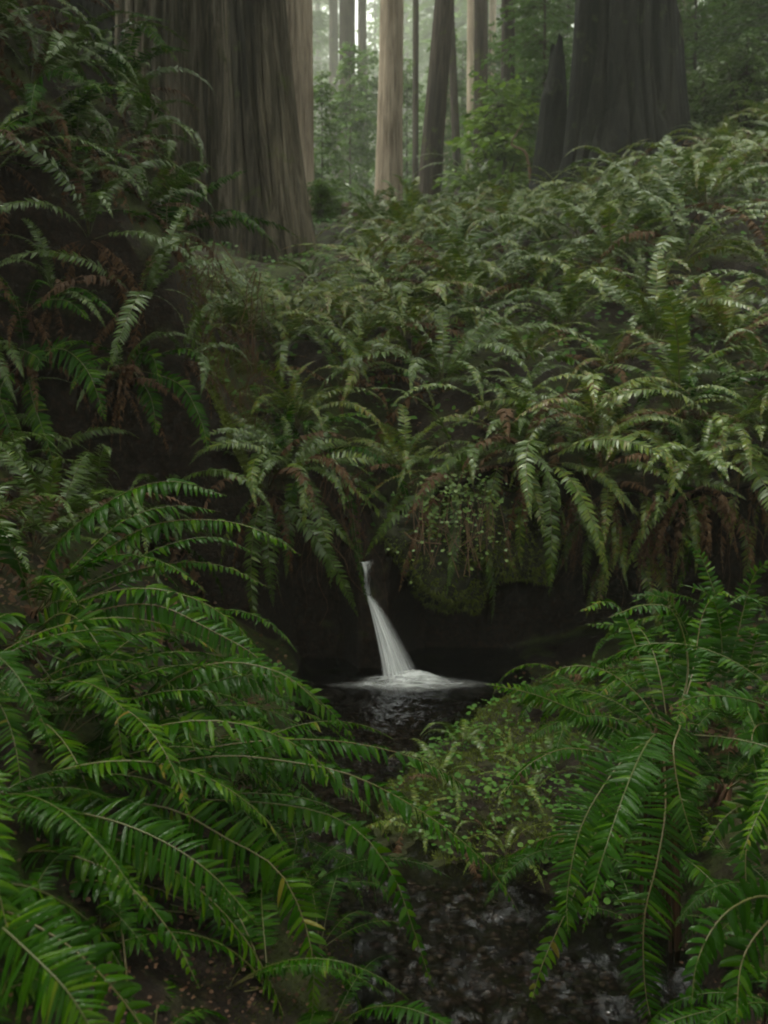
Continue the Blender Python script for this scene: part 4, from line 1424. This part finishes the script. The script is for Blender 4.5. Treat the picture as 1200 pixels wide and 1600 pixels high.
def redwood(label, px, py, Y, r_px, mat, lean=(0, 0), H=34, group=None, crown=True, cat='tree', **kw):
    c = at(px, py, Y)
    c[2] = min(c[2], gz(c[0], c[1]) + 0.15)
    root = empty('redwood_tree', c)
    tag(root, label, cat, group)
    root.rotation_euler = (lean[0], lean[1], rng.uniform(0, 6.28) if lean == (0, 0) else 0)
    obj('trunk', trunk_mesh('trunk', r_px / F * Y, H, kw.pop('flare', 0.25), kw.pop('fh', 1.2), int(px) + 3, M[mat], **kw), root)
    if crown:
        s = random.uniform(0.85, 1.15)
        obj('crown', TOPCROWN[int(px) % 2], root, mat4=Matrix.Translation((0, 0, H - 15)) @ Matrix.Diagonal((s, s, 1, 1)))
    return root


redwood('dark redwood trunk behind the bank in the top left corner', 95, 300, 13.5, 105, 'bark_burnt', flare=0.1, nth=160, nz=100, furrow=.05)
redwood('huge grey brown redwood trunk, left of two standing side by side', 280, 400, 11.8, 92, 'bark_grey', flare=0.10, nth=420, nz=200, furrow=0.085, flute=0.09, ridges=52)
redwood('huge furrowed redwood trunk flaring at its mossy right foot', 424, 410, 11.0, 46, 'bark_brown', flare=0.50, fh=1.5, nth=420, nz=200, furrow=0.075, flute=0.09, ridges=40, lean=(0, R(-3.6)))
redwood('pale tan redwood trunk just behind the right edge of the furrowed one', 452, 380, 16.5, 40, 'bark_tan', flare=0.05, nth=200, nz=120, furrow=0.045)
redwood('pale tan redwood trunk with a flared foot on the crest', 607, 372, 21, 17.5, 'bark_tan', flare=0.55, fh=2.6, nth=160, nz=120, furrow=0.05, lean=(0, R(0.8)))
redwood('straight dark trunk leaning right beside the pale tan one', 664, 340, 20, 15.5, 'bark_dark', flare=0.32, fh=2.0, lean=(0, R(4.6)), nth=120)
redwood('thin dark pole behind the left side of the leaning trunk', 649, 330, 27, 5, 'bark_dark', flare=0.2, nth=50)
redwood('slender dark trunk leaning left in the middle of the gap', 722, 330, 25, 6.5, 'bark_dark', flare=0.3, lean=(0, R(-2.8)), nth=60)
redwood('thin pale trunk touching the left side of a dark one', 735, 320, 32, 7, 'bark_tan', flare=0.1, nth=60)
redwood('straight dark trunk right of the thin pale one', 750, 325, 25, 11, 'bark_dark', flare=0.15, nth=80)
redwood('straight brown trunk left of the charred stump', 792, 335, 22.5, 11, 'bark_dark', flare=0.15, nth=80)
redwood('hazy trunk far back behind the tan trunks', 543, 330, 46, 14, 'bark_dark', flare=0.2, nth=50, H=34)
redwood('narrow hazy trunk right of the wider hazy one', 566, 330, 58, 8, 'bark_dark', flare=0.2, nth=40, H=38)
redwood('faint thin trunk between the leaning trunk and slender one', 697, 320, 50, 7, 'bark_tan', flare=0.1, nth=40, H=36)
redwood('faint pale trunk between the two straight dark trunks', 768, 320, 52, 6, 'bark_tan', flare=0.1, nth=40, H=36)
redwood('faint trunk left of the pale flared redwood', 522, 330, 70, 8, 'bark_dark', flare=0.1, nth=40, H=42)
redwood('faint trunk showing between charred stump and brown trunk', 822, 310, 44, 9, 'bark_dark', flare=0.1, nth=40, H=34)
redwood('hazy grey trunk at top right of the massive charred one', 1068, 200, 40, 14, 'bark_grey', flare=0.1, nth=40, H=34)
redwood('massive charred trunk with flared foot at upper right', 975, 285, 15, 78, 'bark_burnt', flare=0.42, fh=1.3, nth=320, nz=180, furrow=0.09, flute=0.13, nfl=7, ridges=30, taper=.3, lean=(0, R(0.0)))
# the split slab at the left of the massive trunk, and the burnt snag
sn = empty('charred_snag', at(858, 305, 16))
tag(sn, 'leaning charred snag tapering to a broken top', 'tree stump')
me = trunk_mesh('trunk', 26 / F * 16, 2.15, 0.35, 0.9, 87, M['bark_burnt'], nth=90, nz=60, flute=0.18, taper=.35, z0=-.6)
co = np.zeros(len(me.vertices) * 3)
me.vertices.foreach_get('co', co)
co = co.reshape(-1, 3)
tp = sstep(1.5, 2.15, co[:, 2])
co[:, 2] += tp * 0.5 * vnoise(co[:, 0] * 9, co[:, 1] * 9, 5)
co[:, :2] *= (1 - 0.25 * tp)[:, None]
me.vertices.foreach_set('co', co.reshape(-1))
obj('trunk', me, sn)
sn.rotation_euler = (0, R(2.5), 0)
sl_ = empty('charred_snag', at(915, 270, 14.6))
tag(sl_, 'burnt slab split from the left side of the massive charred trunk', 'tree stump')
obj('trunk', trunk_mesh('trunk', 26 / F * 14.6, 6.5, 0.2, 1.4, 93, M['bark_burnt'], nth=90, nz=90, flute=0.14, taper=.25, z0=-.6), sl_)
sl_.rotation_euler = (0, R(2.0), 0)

# young conifers filling the misty middle distance
YC = [spray_crown('crown', 0.4, 9.5, 2.1, 260, 0.15, 85, 401 + k, M['needle'], shape=0.7) for k in range(3)]
YT = trunk_mesh('trunk', 0.07, 9.3, 0.2, 0.5, 17, M['bark_dark'], nth=14, nz=14, furrow=0.0, taper=.9, z0=-.5)
yl_spots = [(505, 24, .55, 'young conifer behind the right edge of the furrowed redwood'), (548, 33, .95, 'young conifer in mist left of the pale flared trunk'),
            (575, 40, 1.2, 'tall misty conifer above the fallen log'), 
            (635, 36, 1.0, 'conifer glimpsed between the pale flared and leaning trunks'), (690, 34, 1.0, 'conifer glimpsed right of the leaning trunk'),
            (720, 44, 1.3, 'hazy conifer behind the slender leaning trunk'), (762, 30, .8, 'conifer between the two straight dark trunks'),
            (815, 27, .9, 'conifer drooping over the charred snag'), (845, 21, .85, 'conifer with hanging sprays left of the massive charred trunk'),
            (830, 40, 1.4, 'hazy conifer high behind the charred snag'), (880, 30, 1.1, 'conifer half hidden by the left side of massive charred trunk'),
            (1075, 22, .8, 'conifer right of the massive charred trunk'), (1120, 26, 1.1, 'dark conifer at upper right above the bushes'), (1190, 20, .9, 'dark conifer in the top right corner'),
            (1160, 32, 1.3, 'hazy conifer behind the dark right hand conifers'), 
            
            ]
for k, (px, Y, s, lab) in enumerate(yl_spots):
    x = (px - 600) / F * Y
    root = empty('young_conifer', (x, Y, gz(x, Y)))
    root.rotation_euler = (0, 0, random.uniform(0, 6.28))
    root.scale = (s, s, s)
    tag(root, lab, 'tree', 'young conifers in the misty background')
    obj('trunk', YT, root)
    obj('crown', YC[k % 3], root)

# the far wood behind them, one misty mass
rgw = np.random.default_rng(66)
FC = [spray_crown('crown', 2, 36, 4.6, 130, 0.85, 36, 451 + k, M['needle'], shape=0.6) for k in range(3)]
FT = trunk_mesh('trunk', 0.6, 36, 0.15, 2, 19, M['bark_dark'], nth=12, nz=8, furrow=0, taper=.85)


def mesh_arrays(me):
    co = np.zeros(len(me.vertices) * 3)
    me.vertices.foreach_get('co', co)
    f_ = [(tuple(p.vertices), p.material_index) for p in me.polygons if len(p.vertices) == 4]
    return co.reshape(-1, 3), np.array([a[0] for a in f_]), np.array([a[1] for a in f_])


FCA = [mesh_arrays(m_) for m_ in FC]
FTA = mesh_arrays(FT)
wv, wf_, wm, wt, n0 = [], [], [], [], 0
for k in range(56):
    Y = 95 + 225 * rgw.uniform()
    x = rgw.uniform(-.36, .46) * Y
    z = float(slope_z(x, Y))
    sc = rgw.uniform(1.0, 1.9)
    for (vv, ff, mm), mi in ((FCA[k % 3], 0), (FTA, 1)):
        a_ = rgw.uniform(0, 6.28)
        wv.append(np.stack([vv[:, 0] * math.cos(a_) - vv[:, 1] * math.sin(a_), vv[:, 0] * math.sin(a_) + vv[:, 1] * math.cos(a_), vv[:, 2]], 1) * sc + [x, Y, z])
        wf_.append(ff + n0)
        wm.append(np.maximum(mm, mi))
        wt.append(np.full(len(vv), rgw.uniform(.2, .8)))
        n0 += len(vv)
tag(obj('far_woods', mesh('far_woods', np.concatenate(wv), np.concatenate(wf_), [M['needle'], M['bark_dark']], False, np.concatenate(wm), np.concatenate(wt))), 'far off conifer wood fading into the mist', kind='stuff')

# unseen redwoods added around the camera, their crowns shading foreground and left bank
for k, (x, y, s) in enumerate([(-8, 1.0, 1), (-4.5, -3.5, 1), (5, -13, 1), (5.0, -2.0, 1.1), (5.8, 3.2, 1), (-4.6, 7.0, 1)]):
    root = empty('redwood_tree', (x, y, gz(x, y)))
    tag(root, ['redwood on the left bank beside the foreground ferns', 'redwood downstream on the left bank', 'redwood downstream beside the brook', 'redwood on the right bank behind the corner fern', 'redwood on the right bank level with the waterfall', 'redwood up the left bank behind the mound'][k], 'tree', 'redwoods around the hollow')
    obj('trunk', trunk_mesh('trunk', 0.7, 26, 0.25, 1.5, 500 + k, M['bark_brown'], nth=40, nz=30), root)
    obj('crown', TOPCROWN[k % 2], root, mat4=Matrix.Translation((0, 0, 3.5 if -6 < x < 0 else 8)) @ Matrix.Diagonal((s * 1.15, s * 1.15, .8 if -6 < x < 0 else 1.2, 1)))

# bushes
BUSH = [spray_crown('foliage', 0.05, 1.5, 0.95, 120, 0.085, 60, 601 + k, M['needle'], droop=0.25, shape=0.45, rmin=.3) for k in range(2)]
BR = spray_crown('foliage', 0.3, 2.0, 0.8, 60, 0.12, 45, 611, M['bright'], droop=0.15, shape=.5, rmin=.3)
BUSHL = spray_crown('foliage', 0.05, 1.5, 0.95, 130, 0.085, 60, 607, leaf_mat('shrub_leaf', (0.04, 0.075, 0.014), (0.075, 0.125, 0.022), (0.13, 0.18, 0.035), rough=.45, trans=.3), droop=0.25, shape=0.45, rmin=.3)
BSTEM = MB()
for k in range(6):
    a_ = k * 1.1
    BSTEM.tube([[0, 0, -.2], [.1 * math.cos(a_), .1 * math.sin(a_), .5], [.35 * math.cos(a_), .35 * math.sin(a_), 1.2]], [.02, .014, .005], 5)
BSTEM = BSTEM.mesh('stem', M['bark_dark'])
for k, (px, py, Y, s, me, lab) in enumerate([
        (1100, 215, 16, 1.0, BUSHL, 'leafy bush right of the massive charred trunk'), (1165, 225, 15, 1.1, BUSHL, 'larger bush at right edge below the dark conifers'),
        (1140, 160, 19, 1.4, BUSHL, 'bush higher up behind the two right hand bushes'), (1190, 130, 22, 1.8, BUSH[1], 'dark bush in the shade at upper right edge'),
        (510, 360, 17, .8, BUSHL, 'pale green bush at the foot of the furrowed redwood'), (535, 335, 22, 1.1, BUSH[0], 'misty bush behind the fallen log'),
        (776, 300, 19, 1.5, BR, 'bright yellow green sapling between the dark trunks'), (805, 265, 21, 1.6, BR, 'second yellow green sapling beside the brown trunk'), (500, 395, 13.5, .45, BUSH[0], 'small shrub against the mossy right foot of the redwood')]):
    c = at(px, py, Y)
    g = gz(c[0], c[1])
    root = empty('bush', (c[0], c[1], g - .05))
    root.rotation_euler = (0, 0, random.uniform(0, 6.28))
    root.scale = (s, s, s * 1.0)
    tag(root, lab, 'bush')
    obj('foliage', me, root)
    obj('stem', BSTEM, root)


# ------------------------------------------------------------------ fallen wood, twigs, roots
def limb(name, line, r, lab, cat, mat='wood', k=10, seed=0):
    P = np.array([at(*p) for p in line])
    P = cr(P, np.linspace(0, len(P) - 1, 24))
    rg = np.random.default_rng(seed)
    P = P + rg.normal(0, r[0] * 0.12, P.shape)
    mb = MB()
    mb.tube(P, np.interp(np.linspace(0, 1, 24), np.linspace(0, 1, len(r)), r) * rg.uniform(.9, 1.1, 24), k)
    o = obj(name, mb.mesh(name, M[mat]))
    return tag(o, lab, cat)


limb('fallen_log', [(505, 415, 13), (545, 388, 13.2), (590, 362, 13.5)], [.09, .08, .06], 'dark fallen log slanting up across the crest', 'log', seed=1)
limb('fallen_branch', [(585, 350, 13.5), (605, 366, 13.3), (632, 380, 13.1)], [.05, .05, .04], 'short reddish branch lying at the foot of the flared trunk', 'branch', 'twig', seed=2)
limb('fallen_branch', [(1130, 300, 12.5), (1170, 215, 12.8), (1200, 228, 12.8)], [.03, .03, .02], 'dark dead branch on the slope at the right edge', 'branch', seed=3)
rw = rock('root_wad', at(560, 352, 15.5), (.34, .3, .34), 9, M['wood'], amp=.5)
tag(rw, 'dark upturned root clump on the crest behind the log', 'stump')
limb('twig', [(632, 832, 4.5), (650, 845, 4.45), (690, 850, 4.45)], [.004, .003], 'thin pale twig lying across the top of mossy boulder', 'twig', 'twig', 5, seed=4)
limb('twig', [(700, 1155, 3.6), (780, 1162, 3.55), (850, 1170, 3.5)], [.004, .003], 'thin pale twig lying across the moss by the pool', 'twig', 'twig', 5, seed=5)
limb('twig', [(740, 1206, 3.3), (800, 1202, 3.3), (870, 1204, 3.3)], [.004, .003], 'thin brown twig on the leafy mat below the pale one', 'twig', 'twig', 5, seed=6)
limb('crooked_branch', [(832, 300, 16), (822, 240, 16.1), (800, 225, 16.2), (818, 190, 16.2)], [.03, .02, .01], 'thin crooked mossy branch beside the charred snag', 'branch', 'twig', seed=7)

# rootlets and dead stems hanging from the banks
def curtain(name, n, pxr, pyr, lab, seed, Yoff=0.0, lr=(.15, .55), mat='root', thick=(.0008, .0034)):
    rg = np.random.default_rng(seed)
    mb = MB()
    for k in range(n):
        px = rg.uniform(*pxr)
        x = (px - 600) / F * 4.6
        yl_ = float(lip_y(x)) + Yoff + rg.uniform(-.10, .03)
        ztop = at(px, rg.uniform(*pyr), yl_)[2]
        L_ = rg.uniform(*lr)
        r_ = thick[0] + (thick[1] - thick[0]) * rg.uniform() ** 3
        for b_ in range(1 + int(rg.integers(0, 3))):
            m_ = 6
            W = np.cumsum(rg.normal(0, L_ * .05, (m_, 3)), axis=0) * [1, .6, .3]
            W[:, 0] += np.linspace(0, rg.normal(0, .10), m_)
            P = np.array([[x, yl_ + .06, ztop + .03]] * m_) + W - np.array([[0, 0.06, 0]]) * np.linspace(0, 1, m_)[:, None]
            P[:, 2] -= L_ * np.linspace(0, 1, m_) * rg.uniform(.5, 1)
            mb.tube(cr(P, np.linspace(0, m_ - 1, 13)), np.linspace(1, .3, 13) * r_, 4, rg.uniform(), cap=False)
    o = obj(name, mb.mesh(name, M[mat]))
    return tag(o, lab, kind='stuff')


curtain('hanging_roots', 45, (415, 560), (740, 830), 'brown rootlets hanging down the bank left of the waterfall', 71, lr=(.25, .75))
curtain('hanging_roots', 60, (840, 1210), (700, 860), 'reddish dead stems hanging under the right bank', 72, lr=(.2, .65), mat='dead')
curtain('hanging_roots', 190, (150, 400), (380, 640), 'brown rootlets and dead stems trailing over the left mound', 73, Yoff=.1, lr=(.2, .6), mat='dead')


# ------------------------------------------------------------------ moss and ground cover
def moss_at(name, n, fx, lmin, lmax, seed, lab, wid=.22, mat='mossblade'):
    rg = np.random.default_rng(seed)
    P = fx(rg, n)
    e_ = 0.02
    Zx = (gzv(P[:, 0] + e_, P[:, 1]) - gzv(P[:, 0] - e_, P[:, 1])) / (2 * e_)
    Zy = (gzv(P[:, 0], P[:, 1] + e_) - gzv(P[:, 0], P[:, 1] - e_)) / (2 * e_)
    Nn = np.stack([-Zx, -Zy, np.ones(len(P))], 1)
    Nn /= np.linalg.norm(Nn, axis=1)[:, None]
    o = blades(None, name, P, Nn, rg, lmin, lmax, M[mat], wid=wid)
    return tag(o, lab, kind='stuff')


def mat_pts(rg, n):
    y = rg.uniform(2.5, 4.35, n)
    x0 = np.interp(y, YK, XC) + np.interp(y, YK, HW)
    x = x0 - 0.04 + rg.uniform(0, 1, n) ** 1.2 * 0.75
    z = floor_z(x, y)
    pat = fbm(x * 5, y * 5, 91)
    k = pat > -0.25
    return np.stack([x, y, z], 1)[k]


moss_at('moss', 26000, mat_pts, .006, .02, 81, 'bright low moss on the flat mat right of the pool')


def near_pts(rg, n):
    y = rg.uniform(1.2, 2.9, n)
    sd = rg.choice([-1, 1], n)
    x = np.interp(y, YK, XC) + sd * (np.interp(y, YK, HW) + np.abs(rg.normal(0, .22, n)))
    k = fbm(x * 4, y * 4, 92) > -.2
    return np.stack([x, y, floor_z(x, y)], 1)[k]


M['mossdark'] = leaf_mat('moss_dark', (0.016, 0.024, 0.004), (0.034, 0.046, 0.007), (0.06, 0.075, 0.012), rough=0.8, trans=0.2, spec=0.1)
moss_at('moss', 46000, near_pts, .003, .011, 84, 'dark moss on both banks of the lower stream', mat='mossdark')


def edge_pts(rg, n):
    y = rg.uniform(4.6, 6.4, n)
    xe = np.interp(y, [4.5, 5.0, 6.0, 8.0], [-0.62, -0.72, -0.98, -1.75])
    x = xe + rg.normal(-.02, .10, n)
    k = fbm(x * 4, y * 4, 95) > -.1
    return np.stack([x, y, slope_z(x, y)], 1)[k]


moss_at('moss', 22000, edge_pts, .01, .04, 82, 'olive moss draped over the right edge of the left mound')


def leaf_cover(name, P, Nn, size, rg, mat, lab):
    """Small rounded leaves on short stalks, five-sided with a folded midrib."""
    n = len(P)
    D = rg.standard_normal((n, 3)) * [1, 1, .25]
    D -= (D * Nn).sum(1)[:, None] * Nn * .8
    D /= np.linalg.norm(D, axis=1)[:, None]
    Nt = Nn + rg.normal(0, .35, (n, 3))
    S = np.cross(D, Nt)
    S /= np.linalg.norm(S, axis=1)[:, None]
    U = np.cross(S, D)
    l = rg.uniform(*size, n)[:, None]
    lift = Nn * (rg.uniform(.005, .05, n)[:, None])
    C = P + lift
    V = np.stack([C, C + D * l * .3 - S * l * .45 + U * l * .12, C + D * l * .75 - S * l * .38 + U * l * .1, C + D * l, C + D * l * .75 + S * l * .38 + U * l * .1, C + D * l * .3 + S * l * .45 + U * l * .12], 1)
    b = np.arange(n)[:, None] * 6
    f = np.concatenate([b + np.array([[0, 3, 2, 1]]), b + np.array([[0, 5, 4, 3]])])
    o = obj(name, mesh(name, V.reshape(-1, 3), f, mat, False, tone=np.repeat(rg.uniform(0, 1, n), 6)))
    return tag(o, lab, kind='stuff')


rg = np.random.default_rng(83)
y = rg.uniform(2.42, 4.1, 2200)
x0 = np.interp(y, YK, XC) + np.interp(y, YK, HW)
x = x0 + rg.uniform(0, 1, 2200) ** 1.1 * 0.62
k_ = fbm(x * 5, y * 5, 97) > .12
x, y = x[k_], y[k_]
leaf_cover('ground_leaves', np.stack([x, y, floor_z(x, y)], 1), np.tile([0, -.25, 1.0], (len(x), 1)), (.006, .019), rg, M['cover'], 'small round green leaves covering the mat beside the stream')
# leaves low on the slope and floor, everywhere under the ferns
n = 12000
Y = 4.8 + rg.uniform(0, 1, n) ** .8 * 9
X = rg.uniform(-.42, .75, n) * Y
leaf_cover('slope_leaves', np.stack([X, Y, slope_z(X, Y) + .02], 1), np.tile([0, -.45, .9], (n, 1)), (.02, .06), rg, M['cover'], 'low leafy growth between the ferns on the slope')
n = 5000
Y = rg.uniform(2.3, 4.4, n)
X = rg.uniform(-.5, 1.1, n) * Y * 1.05
k_ = (np.abs(X - np.interp(Y, YK, XC)) > np.interp(Y, YK, HW) + .03) & (X > -.7)
k_ |= (X > .5) & (Y > 2.2)
X, Y = X[k_], Y[k_]
leaf_cover('bank_leaves', np.stack([X, Y, floor_z(X, Y) + .005], 1), np.tile([0, -.3, .95], (len(X), 1)), (.010, .026), rg, M['cover'], 'low leaves under the foreground ferns')
# small ferns and rusty dead fronds on the mat
MS = []
for k, (px, py, Y) in enumerate([(690, 1225, 3.0), (760, 1300, 2.65), (830, 1250, 2.85), (650, 1300, 2.65), (800, 1180, 3.3), (870, 1210, 3.05), (720, 1170, 3.35), (790, 1345, 2.5)]):
    h, n_ = surf(px, py)
    f = fern(tuple(h), rgb.uniform(.16, .27), 7, 0, (rgb.uniform(-.1, .2), 0), 9000 + k, lift=-8)
    FERNS.remove(f)
    MS.append((px, f))
for i, (px, f) in enumerate(sorted(MS, key=lambda a: a[0])):
    tag(f, f'{ORD[i]} from left of the tiny ferns sprouting on the leafy mat', 'fern', 'tiny ferns on the mat')
for px, py, lab, rz in [(632, 1345, 'rusty dead frond drooping off the front edge of the mat at left', 250), (722, 1372, 'rusty dead frond at the water edge below the mat', 285)]:
    h, n_ = surf(px, py - 25)
    o = obj('dead_frond', FRD[len(lab) % 4], None, mat4=Matrix.Translation(h + np.array([0, 0, .05])) @ Matrix.Rotation(R(rz), 4, 'Z') @ Matrix.Diagonal((.3, .4, .3, 1)))
    tag(o, lab, 'dead frond')
# brown litter
n = 9000
Y = 2.6 + 6.4 * rg.uniform(size=n) ** 1.2
X = rg.uniform(-.5, .5, n) * Y
Z = np.where(Y >= lip_y(X), slope_z(X, Y), floor_z(X, Y))
k_ = (np.abs(X - np.interp(Y, YK, XC)) > np.where(Y < 4.6, np.interp(Y, YK, HW), 0)) & ~((Y < 4.5) & (Y > 2.3) & (X > -.4) & (X < .9))
leaf_cover('litter', np.stack([X, Y, Z], 1)[k_], np.tile([0, -.2, .95], (k_.sum(), 1)), (.006, .024), rg, M['dead'], 'brown fallen fern litter on the soil')
# needles and crumbs on the soil close to the camera
n = 9000
Y = rg.uniform(1.1, 3.0, n)
X = rg.uniform(-.55, .5, n) * Y
k_ = (np.abs(X - np.interp(Y, YK, XC)) > np.interp(Y, YK, HW) + .05) & ~((Y > 2.3) & (X > -.3) & (X < .9))
leaf_cover('needle_litter', np.stack([X, Y, floor_z(X, Y) - .004], 1)[k_], np.tile([0, -.2, .95], (k_.sum(), 1)), (.003, .010), rg, M['root'], 'fine brown needle litter on the near banks')
# trailing plant over the boulder
n = 330
pxx = rg.normal(712, 40, n)
pyy = 755 + np.abs(rg.normal(0, 50, n)) + rg.uniform(-25, 25, n)
P = np.array([at(a, b, 4.52 + rg.uniform(-.06, .1) - .12 * (b - 770) / 100) for a, b in zip(pxx, pyy)])
vn = leaf_cover('trailing_leaves', P, np.tile([0, -.7, .7], (n, 1)), (.009, .024), rg, M['vine'], 'yellow green trailing leaves hanging above the mossy boulder')
mb = MB()
for k in range(40):
    px = rg.normal(715, 45)
    py = rg.uniform(745, 800)
    P = np.array([at(px, py, 4.6), at(px + rg.normal(0, 8), py + 40, 4.5), at(px + rg.normal(0, 14), py + rg.uniform(60, 110), 4.45)])
    mb.tube(cr(P, np.linspace(0, 2, 7)), .0018, 4, rg.uniform(), cap=False)
tag(obj('trailing_stems', mb.mesh('trailing_stems', M['twig'])), 'thin stems of the trailing plant above the boulder', kind='stuff')

# ------------------------------------------------------------------ haze
m, n_, N_, L_ = new_mat('mist')
pv = nd(N_, 'ShaderNodeVolumePrincipled')
pv.inputs['Color'].default_value = (0.95, 0.97, 0.90, 1)
pv.inputs['Density'].default_value = HAZE
pv.inputs['Anisotropy'].default_value = 0.0
oo = nd(N_, 'ShaderNodeOutputMaterial')
L_.new(pv.outputs[0], oo.inputs['Volume'])
x0, x1, y0, y1, z0, z1 = -152, 152, -16, 340, -3, 215
V = [(x, y, z) for x in (x0, x1) for y in (y0, y1) for z in (z0, z1)]
hz = obj('haze', mesh('haze', V, [[0, 1, 3, 2], [4, 6, 7, 5], [0, 4, 5, 1], [2, 3, 7, 6], [0, 2, 6, 4], [1, 5, 7, 3]], m, False))
tag(hz, 'pale mist filling the forest', kind='stuff')
